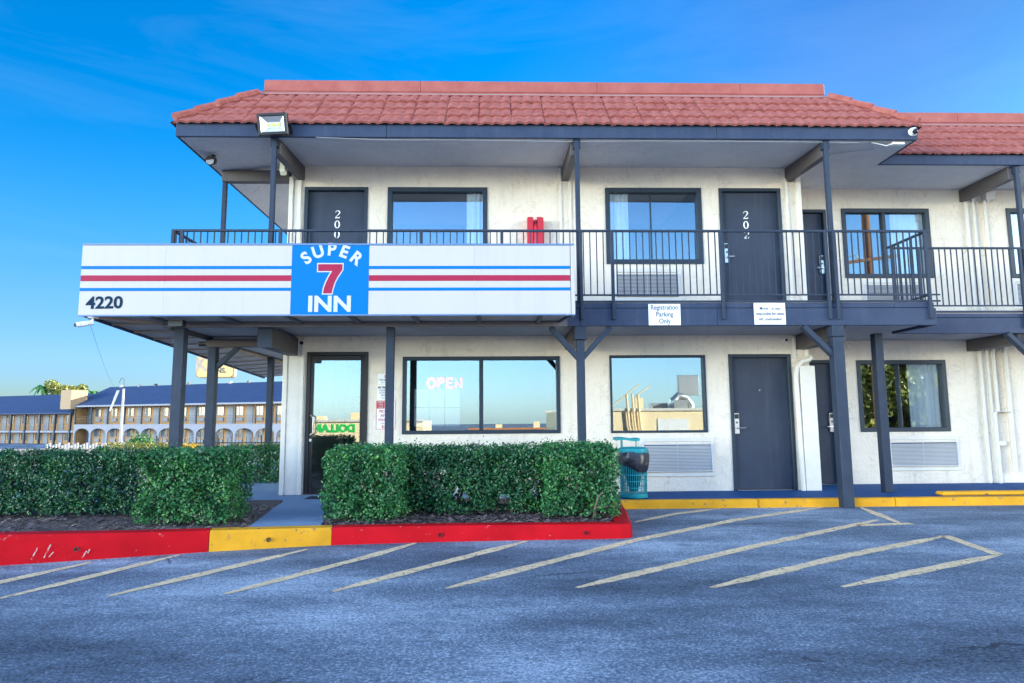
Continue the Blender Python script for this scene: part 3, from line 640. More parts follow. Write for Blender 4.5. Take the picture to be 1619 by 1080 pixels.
def tiles(O, dx, dup, L0, L1, l0, l1, courses, pitch, name='roof', seed=0, panel=3):
    """S-profile roof tiles as real relief. O eave start, dx along, dup up the slope (full vector); the strip spans L0..L1 at the eave and l0..l1 at the top."""
    rr = random.Random(seed); O, dx, dup = Vector(O), Vector(dx).normalized(), Vector(dup); n = dx.cross(dup).normalized()
    if n.z < 0: n = -n
    mb = MB(); step = pitch/8; N = int((L1-L0)/step)+1; A = .017; T = .034; rows = []; S = dup.length
    for c in range(courses):
        v0, v1 = c/courses, (c+1)/courses
        off = [rr.uniform(-.004, .006) for _ in range(N//(8*panel)+2)]; sh = rr.uniform(-.02, .02)
        for (v, base, drop) in ((v0-.05/S*(1), T-.030, 0), (v0-.05/S, T, 0), ((v0+v1)/2, T*.55, 0), (v1, T*.1, 0)):
            row = []; lo = L0+(l0-L0)*max(0, v); hi = L1+(l1-L1)*max(0, v)
            for i in range(N+1):
                u = L0+i*step; uu = min(max(u, lo), hi); ph = (uu+sh)/pitch*2*PI
                prof = A*(.5+.5*math.sin(ph)+.18*math.sin(2*ph+.6))
                j = i//(8*panel); edge = -.018 if i % (8*panel) == 0 else 0
                hgt = (prof if base > 0.007 or True else 0)+base+off[j]+edge
                row.append(O+dx*uu+dup*v+n*hgt)
            rows.append(row)
    vs = [p for r in rows for p in r]; W = N+1; fs = []
    for r in range(len(rows)-1):
        for i in range(N):
            a, b, c_, d = r*W+i, r*W+i+1, (r+1)*W+i+1, (r+1)*W+i
            if (vs[a]-vs[b]).length < 1e-7 and (vs[c_]-vs[d]).length < 1e-7: continue
            fs.append((a, b, c_, d))
    mb.add(vs, fs)
    return mb.build(name, 'roof', motel, smooth=True, fixn=False)
ZT0, ZT1, RISE = 5.40, 6.235, .835
roof = tiles((0,YE-.045,ZT0), (1,0,0), (0,RISE,RISE), XE0-.05, XE1+.05, XE0-.05+RISE, XE1+.05-RISE, 4, .158, seed=1)
tiles((XE0-.05,0,ZT0), (0,-1,0), (RISE,0,RISE), -15, -YE+.045, -15, -YE+.045-RISE, 4, .158, seed=2)
tiles((XE1+.05,0,ZT0), (0,1,0), (-RISE,0,RISE), YE-.045, 1.2, YE-.045+RISE, 1.2, 4, .158, seed=3)
tiles((0,YW-.045,ZT0-.02), (1,0,0), (0,RISE,RISE), 5.1, 40.3, 5.1, 40.3, 4, .158, seed=4)  # unseen right-hand stretch of roof added to keep sun off the asphalt
for (p, q) in (((XE0-.05,YE-.06,ZT0+.045), (XE0+RISE-.06,YE+RISE-.07,ZT1+.03)), ((XE1+.05,YE-.06,ZT0+.045), (XE1-RISE+.06,YE+RISE-.07,ZT1+.03))):
    p, q = Vector(p), Vector(q); hc = MB()
    for i in range(4):
        a = p.lerp(q, i/4); b = p.lerp(q, (i+1.06)/4)
        hc.tube([a+Vector((0,0,.018)), b-Vector((0,0,.006))], [.062, .055], 8)
    hc.build('hip_cap', 'roof', motel, smooth=True)
def ridge(x0, x1, y0, z0, joints):
    f = MB(); f.prism_x([(y0-.05, z0), (y0+.09, z0+.125), (y0+.14, z0+.125), (y0+.02, z0-.01)], x0-.02, x1+.02); f.build('roof_flashing', 'flash', motel)
    xs_ = [x0, *joints, x1]; f = MB()
    for a, b in zip(xs_, xs_[1:]): f.box(a+.05, b-.003+.05, y0+.085, y0+.30, z0+.128, z0+.31)
    f.build('ridge_cap', 'flash', motel, bevel=.006)
ridge(XE0+RISE-.05, XE1-RISE+.0, YE+RISE-.03, ZT1-.005, (-1.2, 1.6, 3.9)); ridge(5.2, 40.2, YW+RISE-.03, ZT1-.025, (8.1, 11.2))
f = MB(); f.box(XE0+.80, XE1-.80, YE+.80, 15, 6.20, 6.28); f.box(XE1-.79, 40.2, YW+.80, 15, 6.18, 6.26); f.build('flat_roof', 'flat_roof', motel)
f = MB(); f.box(XE0+.76, XE0+.96, YE+1.2, 15, 6.28, 6.47); f.box(XE0+.96, 40.2, 14.8, 15, 6.28, 6.47); f.build('parapet', 'flash', motel)
MB().tube([(-2.5,-1.345,5.185), (-1.6,-1.30,5.172), (-.6,-1.29,5.180), (1.1,-1.29,5.165), (2.2,-1.29,5.178), (3.4,-1.30,5.176), (5.3,-1.29,5.17)], .0028, 5).build('cable', 'ac', motel)
MB().tube([(4.9,-.6,5.235), (5.72,-.95,5.215)], .014, 6).build('conduit', 'soffit', motel)

# the canopy behind the sign
cy0, cy1, cx0, cx1, cz = -2.0, -1.34, -5.12, 1.0, 2.555
c = MB(); c.add([(cx0,cy0,cz),(cx1,cy0,cz),(cx1-.12,cy1,cz),(-4.47,cy1,cz)], [(0,1,2,3)])
c.add([(cx0,cy0,cz),(-4.47,cy1,cz),(-4.47,6.4,2.41),(-5.77,6.33,2.30)], [(0,1,2,3)])
c.add([(cx0,cy0,cz+.05),(cx1,cy0,cz+.05),(cx1-.12,cy1,cz+.05),(-4.47,cy1,cz+.05)], [(3,2,1,0)])
c.add([(cx0,cy0,cz+.05),(-4.47,cy1,cz+.05),(-4.47,6.4,2.46),(-5.77,6.33,2.35)], [(3,2,1,0)])
can = c.build('canopy', 'canopy', motel, fixn=False)
for x in (-4.35,-3.45,-2.62,-1.83,-1.03,-.20,.60): MB().bar((x,cy0+.02,cz-.018), (x,cy1-.01,cz-.018), .055, .036).build('batten', 'batten', can)
b = MB(); b.bar((cx0+.02,cy0+.02,cz-.02), (-4.46,cy1,cz-.02), .05, .04); b.build('batten', 'wood', can)
for i in range(1, 13):
    t = i/13; y = cy0+(6.33-cy0)*t; b = MB(); b.bar((cx0+(-5.77-cx0)*t, y, cz+(2.30-cz)*t-.012), (-4.475, y, cz+(2.41-cz)*t-.012), .03, .024); b.build('batten', 'wood', can)
MB().box(-4.46, 1.0, cy1-.045, cy1-.003, cz-.075, cz+.03).build('ledger', 'batten', can)
b = MB(); b.bar((cx0,cy0,cz+.04), (-5.77,6.33,2.34), .04, .14); b.build('canopy_edge', 'slate', can)
MB().add([(cx1-.02,cy0,cz-.02),(cx1+.02,cy0,cz-.02),(cx1+.02,cy0,cz+.8),(cx1-.02,cy0,cz+.1),(cx1-.14,cy1,cz-.02),(cx1-.10,cy1,cz-.02),(cx1-.10,cy1,cz+.1),(cx1-.14,cy1,cz+.1)], [(0,1,5,4),(1,2,6,5),(2,3,7,6),(3,0,4,7)]).build('canopy_edge', 'slate', can)
bt = MB()
for (x, y) in ((-4.1,-1.75), (-4.75,.6)): bt.box(x-.09, x+.09, y-.05, y+.05, 2.44, 2.52)
bt.build('ceiling_lamp', 'black', can)

# ------------------------------------------------------------------ the long fascia sign
SX0, SX1, SY, SZ0, SZ1 = -5.178, 1.03, -2.05, 2.54, 3.452
sg = empty('motel_sign', (-2.07, SY, SZ0), 'long white box sign with blue square, red 7 and the words SUPER INN', 'sign')
c = MB(); c.box(SX0, SX1-.05, SY+.006, SY+.19, SZ0, SZ1); c.build('cabinet', 'sign_white', sg, bevel=.01)
for a_, b_ in ((SX0, -4.1408), (-4.1392, -2.562)): MB().box(a_, b_, SY, SY+.005, SZ0+.006, SZ1-.02).build('face_panel', 'sign_white', sg)
for a_, b_ in ((-1.586, -.2508), (-.2492, SX1-.055)): MB().box(a_, b_, SY, SY+.005, SZ0+.006, SZ1-.02).build('face_panel', 'sign_white', sg)
MB().box(SX1-.048, SX1, SY-.01, SY+.19, SZ0-.004, SZ1-.02).build('end_trim', 'sign_white', sg, bevel=.004)
MB().box(-2.56, -1.588, SY-.001, SY+.005, SZ0+.004, SZ1-.02).build('blue_square', 'sign_blue', sg)
s = MB(); s.box(SX0-.004, -1.8, SY-.008, SY+.195, SZ1-.018, SZ1+.008); s.box(-1.796, SX1, SY-.008, SY+.195, SZ1-.018, SZ1+.006); s.build('top_cap', 'sign_cap', sg, bevel=.003)
MB().box(SX0, SX1, SY-.004, SY+.02, SZ0-.012, SZ0+.004).build('bottom_cap', 'sign_cap', sg)
for z0, z1, m in ((3.126, 3.166, 'sign_blue'), (2.972, 3.046, 'sign_red'), (2.846, 2.886, 'sign_blue')):
    for a, b in ((SX0+.002, -4.141), (-4.139, -2.563), (-1.585, -.251), (-.249, SX1-.058)): MB().box(a, b, SY-.003, SY, z0, z1).build('stripe', m, sg)
for ch, x, z, rot in (('S',-2.378,3.263,-38), ('U',-2.232,3.343,-19), ('P',-2.062,3.372,2), ('E',-1.905,3.345,20), ('R',-1.752,3.262,37)):
    text_obj('letter', ch, .218, x, SY-.003, z, 'paper', sg, bold=.035, sx=.98, roty=R(rot))
text_obj('letter', 'INN', .275, -2.072, SY-.003, 2.668, 'paper', sg, bold=.035, sx=1.12)
seven = [(-2.226,3.188),(-1.922,3.188),(-1.922,3.118),(-1.975,3.035),(-2.015,2.955),(-2.040,2.87),(-2.050,2.812),(-2.157,2.812),(-2.147,2.88),(-2.12,2.96),(-2.085,3.035),(-2.048,3.100),(-2.226,3.100)]
out7 = [(-2.241,3.203),(-1.907,3.203),(-1.907,3.114),(-1.961,3.028),(-2.000,2.952),(-2.025,2.868),(-2.037,2.797),(-2.174,2.797),(-2.162,2.884),(-2.135,2.966),(-2.099,3.042),(-2.073,3.085),(-2.241,3.085)]
MB().prism(list(reversed(out7)), SY-.004, SY).build('numeral_outline', 'paper', sg); MB().prism(list(reversed(seven)), SY-.007, SY-.0045).build('numeral', 'sign_red', sg)
text_obj('street_number', '4220', .212, -4.862, SY-.002, 2.692, 'ink', sg, bold=.028, sx=1.06, roty=R(-1))

# ------------------------------------------------------------------ railings
def railing(label, runs, group='black steel balcony railings'):
    """runs: list of (p, q, [post distances]); z of floor fixed."""
    p0 = runs[0][0]; rl = empty('balcony_railing', ((runs[0][0][0]+runs[0][1][0])/2, p0[1], FLOOR2), label, 'railing', group)
    ZT, ZB, ZC = 3.845, 2.928, 2.838
    t = MB(); b1 = MB(); b2 = MB(); first = None
    for (p, q, posts, ext) in runs:
        P, Q = Vector((*p, 0)), Vector((*q, 0)); L = (Q-P).length; d = (Q-P)/L
        z = lambda v, h: (v.x, v.y, h)
        t.bar(z(P, ZT), z(Q, ZT), .042, .030); b1.bar(z(P, ZB), z(Q+d*ext, ZB), .022, .022); b2.bar(z(P, ZC), z(Q+d*ext, ZC), .022, .022)
        for s in posts:
            v = P+d*s; n = Vector((-d.y, d.x, 0)); n = n if n.y < 0 or (abs(n.y) < .01 and n.x > 0) else -n
            v2 = v+n*.046
            pm = MB(); pm.bar(z(v2, 2.575), z(v2, ZT-.016), .042, .042, (0,1,0))
            po = pm.build('rail_post', 'slate_post', rl, bevel=.003)
            bm = MB()
            for h in (2.615, 2.69): bm.lathe([(0,.05-.0), (.009,.05), (.009,.0)], (v2.x, v2.y+.026, h), 8, 'y')
            bm.build('bolt', 'slate_post', po)
        n = int(L/.0925); 
        for i in range(1, n):
            s = L*i/n
            if any(abs(s-k) < .042 for k in posts): continue
            v = P+d*s
            if first is None:
                mb = MB(); mb.bar((0,0,ZB), (0,0,ZT-.014), .014, .014, (0,1,0)); first = mb.build('baluster', 'slate_post', rl, local=True)
                first.parent = rl; first.matrix_parent_inverse = Matrix.Translation(-PLOC[rl.name]); o = first
            else:
                o = first.copy(); C.objects.link(o)
            o.location = v
    t.build('handrail', 'slate_post', rl, bevel=.004); b1.build('lower_rail', 'slate_post', rl); b2.build('lower_rail', 'slate_post', rl)
    return rl
railing('balcony railing showing above the long white sign', [((-4.43,-1.30), (1.16,-1.30), [.02,.14,1.48,3.42,4.54], 0), ((-4.43,.5), (-4.43,-1.32), [.1], 0)])
railing('balcony railing in front of door 202, with its return at the corner', [((1.16,-1.30), (6.20,-1.30), [.05,.49,2.02,3.52,3.64,4.95], .09), ((6.16,-1.27), (6.16,-.37), [.85], 0)])
railing('balcony railing of the set-back wing at the right edge of the building', [((6.24,-.37), (13.9,-.37), [.38,2.0,3.6,5.2,6.8], 0)])

# ------------------------------------------------------------------ things fixed to the walls
def air_con(x0, x1, z0, z1, y, label, frame=True):
    a = empty('wall_air_conditioner', ((x0+x1)/2, y, z0), label, 'air conditioner', 'louvred air conditioners under the room windows')
    MB().ring_frame(x0, x1, z0, z1, .018, y-.055, y-.002).build('housing', 'ac', a, bevel=.004)
    MB().box(x0+.019, x1-.019, y-.02, y-.004, z0+.019, z1-.019).build('coil', 'iron', a)
    g = MB(); n = int((z1-z0-.04)/.022)
    for i in range(n):
        z = z0+.03+i*.022; g.add([(x0+.019,y-.051,z),(x1-.019,y-.051,z),(x1-.019,y-.030,z+.013),(x0+.019,y-.030,z+.013),(x0+.019,y-.047,z-.004),(x1-.019,y-.047,z-.004)], [(0,1,2,3),(0,4,5,1)])
    for xx in (x0+(x1-x0)*.5,): g.box(xx-.004, xx+.004, y-.03, y-.022, z0+.02, z1-.02)
    g.build('grille', 'ac', a, fixn=False)
    if frame: MB().ring_frame(x0-.04, x1+.045, z0-.075, z1+.09, .038 if False else .06, y-.022, y-.001).build('surround', 'trim', a, bevel=.004)
    return a
air_con(2.287, 3.38, .40, .827, 0, 'louvred wall air conditioner beside the teal bin')
air_con(6.66, 7.83, .39, .80, WY, 'louvred wall air conditioner beneath the window with a reflected tree')
air_con(1.93, 2.96, 3.155, 3.515, 0, 'louvred wall air conditioner behind the railing, left of door 202')
air_con(6.43, 7.45, 3.14, 3.50, WY, 'louvred wall air conditioner behind the railing corner on the set-back wing')
air_con(9.10, 10.2, 3.14, 3.52, WY, 'louvred wall air conditioner at the right edge of the upper floor')

def board(name, x0, x1, z0, z1, y, label, m='white', lines=(), bend=.0, t=.004):
    s = MB(); n = 8; vs = []
    for i in range(n+1):
        u = i/n; xx = x0+(x1-x0)*u; yy = y-t-bend*math.sin(u*PI*1.5)
        vs += [(xx, yy, z0), (xx, yy, z1), (xx, yy+t*.8, z0), (xx, yy+t*.8, z1)]
    fs = []
    for i in range(n):
        a = 4*i; b = a+4; fs += [(a, b, b+1, a+1), (a+2, a+3, b+3, b+2), (a+1, b+1, b+3, a+3), (a, a+2, b+2, b)]
    fs += [(0,1,3,2), (4*n, 4*n+2, 4*n+3, 4*n+1)]
    s.add(vs, fs)
    r = empty(name, ((x0+x1)/2, y, z0), label, 'sign'); s.build('panel', m, r)
    for (txt, size, z, mm, bold, sx, xo) in lines:
        text_obj('lettering', txt, size, (x0+x1)/2+xo, y-t-bend-.002, z, mm, r, bold=bold, sx=sx, depth=.001)
    return r
board('notice_board', 2.136, 2.582, 2.498, 2.795, -1.332, 'white sign reading Registration Parking Only on the balcony edge', lines=(('Registration',.098,2.745,'ink_grey',.008,.80,0),('Parking',.098,2.648,'ink_grey',.008,.84,0),('Only',.098,2.552,'ink_grey',.008,.84,0)))
board('notice_board', 3.612, 4.055, 2.503, 2.806, -1.334, 'white curled sign saying Motel is not responsible for items left unattended', bend=.004, lines=(('Motel   is not',.062,2.728,'ink_grey',.004,.86,0),('responsible for items',.062,2.654,'ink_grey',.004,.76,0),('left unattended',.062,2.578,'ink_grey',.004,.84,0)))
r = board('wall_notice', -1.814, -1.548, 1.775, 1.938, 0, 'small white NO SMOKING notice, topmost of the three beside the office door', lines=(('NO SMOKING',.034,1.84,'ink_grey',.01,1,0),('ON THESE PREMISES',.018,1.805,'ink_grey',0,1,0)))
rg = MB().tube([(-1.681+.026*math.cos(t), -.007, 1.893+.026*math.sin(t)) for t in [2*PI*k/24 for k in range(25)]], .004, 6); rg.tube([(-1.70,-.007,1.911), (-1.663,-.007,1.875)], .003, 6); rg.build('prohibition_ring', 'ink_red', r)
board('wall_notice', -1.818, -1.545, 1.535, 1.765, 0, 'white NO TRESPASSING notice between two other notices by the office door', lines=(('NO TRESPASSING',.046,1.72,'black',.03,.70,0),('CUSTOMERS ONLY',.030,1.675,'ink',.005,.85,0),('ALL OTHERS WILL BE',.028,1.638,'ink',.005,.82,0),('PROSECUTED',.028,1.602,'ink',.005,.9,0),('NO LOITERING',.022,1.56,'ink',0,.9,0)))
r = board('wall_notice', -1.838, -1.527, 1.072, 1.525, 0, 'red and white OBEY THE LAW notice, lowest of the three beside the office door', lines=(('PICK UP',.058,1.352,'ink_red',.02,.95,0),('AFTER',.058,1.287,'ink_red',.02,.95,0),('YOUR PETS',.052,1.222,'ink_red',.02,.90,0),('FINE UP TO',.030,1.170,'ink_red',0,.95,0),('$200',.060,1.118,'ink_red',.02,1,0)))
MB().ring_frame(-1.832,-1.533,1.078,1.519,.008,-.006,-.0042).build('border', 'ink_red', r)
MB().box(-1.82,-1.70,-.006,-.0042,1.395,1.508).build('red_block', 'ink_red', r)
for t_, z in (('OBEY',1.49),('THE',1.452),('LAW',1.414)): text_obj('lettering', t_, .036, -1.76, -.008, z, 'paper', r, bold=.02, sx=1, depth=.001)

# OPEN sign and notices behind the office glass
op = empty('open_sign', (-.80, .115, 1.70), 'pink neon sign spelling OPEN behind the office window', 'neon sign')
def neon(strokes):
    m = MB()
    for s in strokes: m.tube([(x, .115, z) for x, z in s], .008, 6)
    m.build('letter', 'neon', op, smooth=True)
def loop(cx, cz, a, b, n=20): return [(cx+a*math.cos(2*PI*k/n), cz+b*math.sin(2*PI*k/n)) for k in range(n+1)]
lz0, lz1 = 1.715, 1.875; lc = (lz0+lz1)/2
neon([loop(-.995, lc, .068, .082), loop(-.995, lc, .045, .058)])
neon([[(-.90,lz0),(-.90,lz1),(-.82,lz1),(-.795,lz1-.02),(-.795,lz1-.06),(-.82,lz1-.08),(-.875,lz1-.08)], [(-.878,lz0),(-.878,lz1-.022),(-.825,lz1-.022),(-.815,lz1-.04),(-.83,lz1-.058),(-.878,lz1-.058)]])
neon([[(-.655,lz1),(-.755,lz1),(-.755,lz0),(-.655,lz0)], [(-.755,lc),(-.67,lc)], [(-.655,lz1-.022),(-.733,lz1-.022),(-.733,lz0+.022),(-.655,lz0+.022)]])
neon([[(-.62,lz0),(-.62,lz1),(-.535,lz0),(-.535,lz1)], [(-.60,lz0),(-.60,lz1-.07),(-.515,lz0-.0),(-.515,lz1)]])
MB().tube([(-.9,.125,1.87), (-.9,.125,2.13)], .003, 5).build('hanging_wire', 'black', op)
for i in range(3):
    for j in range(2):
        xa, z1_ = -1.255+.243*i, 1.70-.297*j
        p = MB().box(xa, xa+.225, .078, .081, z1_-.285, z1_)
        o = p.build('taped_notice', 'paper')
        tag(o, ['upper', 'lower'][j]+' '+['left', 'middle', 'right'][i]+' sheet of the six white papers taped inside the office window', 'notice', 'white papers taped inside the office window')

# fire extinguisher in its red cabinet
fe = empty('extinguisher_cabinet', (.66, 0, 3.92), 'open topped red fire extinguisher cabinet on the upper wall', 'extinguisher box')
c = MB(); c.box(.53,.545,-.15,-.001,3.90,4.40); c.box(.772,.787,-.15,-.001,3.90,4.40); c.box(.545,.772,-.015,-.001,3.90,4.41); c.box(.545,.625,-.015,-.001,4.412,4.455); c.box(.692,.772,-.015,-.001,4.412,4.455); c.box(.545,.772,-.15,-.016,3.90,3.92); c.box(.53,.624,-.162,-.151,3.90,4.40); c.box(.694,.787,-.162,-.151,3.90,4.40); c.box(.612,.707,-.158,-.152,3.90,3.96); c.build('cabinet', 'red', fe, bevel=.004)
ex = MB(); ex.lathe([(0,0),(.055,.002),(.058,.03),(.058,.32),(.045,.37),(.02,.39),(.02,.43),(0,.43)], (.66,-.09,3.92), 20); exo = ex.build('fire_extinguisher', 'red2', smooth=True); tag(exo, 'red fire extinguisher standing inside the cabinet on the upper wall', 'fire extinguisher')
h = MB(); h.bar((.66,-.09,4.352),(.715,-.10,4.375),.02,.012); h.tube([(.645,-.09,4.34),(.60,-.10,4.30),(.595,-.11,4.18)],.008,6); h.build('valve_handle', 'black', exo)

# floodlight on the eave
fl = empty('floodlight', (-3.06,-1.50,5.16), 'square black LED floodlight with three yellow chips on the eave', 'floodlight')
def tilt(mb, c=Vector((-3.06,-1.47,5.31)), a=R(14)):
    m = Matrix.Translation(c) @ Matrix.Rotation(a, 4, 'X') @ Matrix.Rotation(R(-3), 4, 'Y') @ Matrix.Translation(-c)
    mb.v = [tuple(m @ Vector(v)) for v in mb.v]; return mb
x0, x1, z0, z1 = -3.268, -2.852, 5.16, 5.46
tilt(MB().ring_frame(x0, x1, z0, z1, .045, -1.52, -1.43)).build('housing', 'black', fl, bevel=.012)
b = MB(); b.box(x0+.04, x1-.04, -1.455, -1.43, z0+.04, z1-.04); tilt(b).build('back', 'black', fl)
b = MB(); o_ = [(x0+.046,z0+.046),(x1-.046,z0+.046),(x1-.046,z1-.046),(x0+.046,z1-.046)]; i_ = [(x0+.115,z0+.105),(x1-.115,z0+.105),(x1-.115,z1-.115),(x0+.115,z1-.115)]
b.add([(x,-1.515,z) for x,z in o_]+[(x,-1.465,z) for x,z in i_], [(0,1,5,4),(1,2,6,5),(2,3,7,6),(3,0,4,7),(4,5,6,7)]); tilt(b).build('reflector', 'lamp_glass', fl, fixn=False)
for k in (-1, 0, 1): tilt(MB().box(-3.06+k*.072-.017, -3.06+k*.072+.017, -1.474, -1.464, 5.292, 5.325)).build('led_chip', 'led', fl)
b = MB(); b.bar((-3.30,-1.35,5.24),(-3.30,-1.47,5.31),.03,.008); b.bar((-2.835,-1.35,5.24),(-2.835,-1.47,5.31),.03,.008); b.box(-3.315,-2.82,-1.365,-1.347,5.225,5.255); b.build('bracket', 'black', fl)

sp = empty('spotlight', (-4.25,-.62,5.10), 'dark round spotlight hanging at the left corner of the soffit', 'spotlight')
MB().lathe([(0,0),(.05,0),(.05,-.025),(0,-.025)], (-4.25,-.62,5.235), 14).build('base_plate', 'bronze', sp)
MB().tube([(-4.25,-.62,5.21),(-4.25,-.64,5.14)], .018, 8).build('stem', 'bronze', sp)
MB().tube([(-4.25,-.55,5.16),(-4.245,-.62,5.13),(-4.24,-.72,5.09)], [.04,.065,.072], 14).build('lamp_head', 'bronze', sp, smooth=True)
MB().lathe([(0,.002),(.058,.002),(.058,-.01)], (-4.239,-.723,5.088), 14, 'y').build('lens', 'lamp_glass', sp)
bx = empty('beam_lantern', (-3.21,-.55,4.93), 'pale beige box lamp hung on the roof beam beside door 200', 'lamp')
MB().prism_x([(-.60,5.19),(-.50,5.19),(-.50,4.96),(-.54,4.93),(-.60,4.98)], -3.245,-3.165).build('case', 'beige', bx, bevel=.006)
MB().box(-3.165,-3.145,-.58,-.52,5.13,5.17).build('bracket', 'beige', bx)

def dome_cam(x, y, z, r, label, m='white'):
    c = empty('security_camera', (x, y, z), label, 'camera')
    MB().lathe([(0,0),(r,0),(r*1.02,.02),(r*.9,.03)], (x, y+.005, z), 18, 'y').build('mount', m, c, smooth=True)
    bd = MB(); prof = [(r*.9*math.cos(t), .02+r*1.1*math.sin(t)) for t in [PI/2*k/6 for k in range(6)]]+[(.001, .02+r*1.1)]
    bd.lathe(prof, (x, y, z), 18, 'y'); bd.build('housing', m, c, smooth=True)
    MB().lathe([(r*.62,.0),(r*.62,.03),(r*.3,.045),(0,.045)], (x-.004, y-r*.95, z-r*.3), 16, 'y').build('lens', 'lens', c, smooth=True)
dome_cam(6.055,-1.348,5.305,.062,'white dome security camera at the right end of the eave')
dome_cam(-2.985,-.002,2.43,.045,'dark dome security camera on the wall by the office door', 'ac')
dome_cam(4.63,-.01,2.445,.030,'tiny pale security camera under the balcony by the corner post', 'white')
cb = empty('bullet_camera', (-5.07,-1.95,2.42), 'white bullet security camera hanging under the left end of the sign', 'camera')
MB().lathe([(0,0),(.062,0),(.066,-.02),(.05,-.035),(0,-.035)], (-5.03,-1.98,2.548), 16).build('base_plate', 'white', cb, smooth=True)
MB().tube([(-5.03,-1.98,2.52),(-5.04,-1.98,2.47),(-5.09,-2.0,2.452)], .014, 8).build('arm', 'white', cb, smooth=True)
MB().tube([(-5.04,-1.96,2.462),(-5.10,-2.02,2.44),(-5.17,-2.08,2.415)], [.03,.034,.034], 12).build('housing', 'white', cb, smooth=True)
MB().lathe([(0,.004),(.026,.004),(.026,-.004)], (-5.172,-2.085,2.414), 12, 'y').build('lens', 'lens', cb)
jb = empty('junction_box', (5.86,-1.25,5.15), 'small white cable box under the right corner of the eave', 'cable box')
MB().box(5.79,5.97,-1.29,-1.20,5.148,5.188).build('case', 'white', jb, bevel=.004); MB().tube([(5.79,-1.25,5.17),(5.72,-1.25,5.14),(5.5,-1.25,5.19)], .008, 6).build('cable', 'white', jb)

# door mat and bin
tag(MB().box(-2.72,-2.30,-.72,-.30,.099,.112).build('door_mat', 'mat_rubber', bevel=.004), 'black rubber mat in front of the glass office door', 'door mat')
tx, ty, tz, tr = 1.975, -.80, .112, .195
tb = empty('litter_bin', (tx, ty, tz), 'teal slatted steel litter bin with a hooded lid beside the hedge', 'litter bin')
b = MB()
for k in range(44):
    t = 2*PI*k/44; b.bar((tx+.93*tr*math.cos(t), ty+.93*tr*math.sin(t), tz+.04), (tx+tr*math.cos(t), ty+tr*math.sin(t), tz+.62), .009, .007, (math.cos(t), math.sin(t), 0))
for zz, rr in ((.14,.945),(.23,.955),(.32,.965),(.48,.98)): b.lathe([(tr*rr-.004,zz-.006),(tr*rr+.008,zz-.006),(tr*rr+.008,zz+.006),(tr*rr-.004,zz+.006),(tr*rr-.004,zz-.006)], (tx,ty,tz), 36)
b.build('basket', 'teal', tb)
MB().lathe([(0,.0),(tr*.95,.0),(tr*.98,.01),(tr*.98,.055),(tr*.9,.06),(0,.05)], (tx,ty,tz), 36).build('base_ring', 'teal', tb, smooth=True)
MB().lathe([(tr*.80,.62),(tr*1.09,.625),(tr*1.12,.65),(tr*1.09,.68),(tr*.84,.70),(tr*.80,.69),(tr*.80,.62)], (tx,ty,tz), 36).build('lid_ring', 'teal', tb, smooth=True)
b = MB(); b.tube([(tx-.17,ty-.02,tz+.68),(tx-.17,ty-.02,tz+.80)],.008,8); b.tube([(tx+.04,ty-.05,tz+.68),(tx+.04,ty-.05,tz+.80)],.008,8); b.tube([(tx-.13,ty+.1,tz+.68),(tx-.13,ty+.1,tz+.80)],.008,8); b.build('hood_strut', 'teal', tb, smooth=True)
b = MB(); n = 14; vs = []
for i in range(n+1):
    u = i/n; xx = tx-.255+.335*u; zz = tz+.815+.010*math.sin(u*6)
    vs += [(xx, ty-.12, zz-.018), (xx, ty-.12, zz+.016), (xx, ty+.16, zz+.02), (xx, ty+.16, zz-.012)]
fs = [(4*i+a, 4*i+4+a, 4*i+4+(a+1) % 4, 4*i+(a+1) % 4) for i in range(n) for a in range(4)]+[(3,2,1,0), (4*n,4*n+1,4*n+2,4*n+3)]
b.add(vs, fs); b.build('hood', 'teal', tb, smooth=True)
b = MB(); rows = []; S = 48
for j, (rr, hh) in enumerate([(.86,.60),(1.02,.665),(1.08,.655),(1.13,.60),(1.15,.54),(1.11,.46),(1.03,.42),(.97,.41),(.6,.3),(.3,.1)]):
    for k in range(S):
        t = 2*PI*k/S; wv = (.03*math.sin(7*t+j)+.03*math.sin(3*t+1.3)+.018*math.sin(13*t-j*.7))*(1 if 1 < j < 7 else .2); dz = .05*math.sin(2*t+.4)*(1 if j > 3 and j < 8 else 0)
        rows.append((tx+tr*(rr+wv)*math.cos(t), ty+tr*(rr+wv)*math.sin(t), tz+hh+dz-.015))
b.add(rows, [(j*S+k, j*S+(k+1) % S, (j+1)*S+(k+1) % S, (j+1)*S+k) for j in range(9) for k in range(S)])
tag(b.build('bin_bag', 'bag', smooth=True), 'black plastic bin bag folded over the rim of the teal bin', 'bin bag')

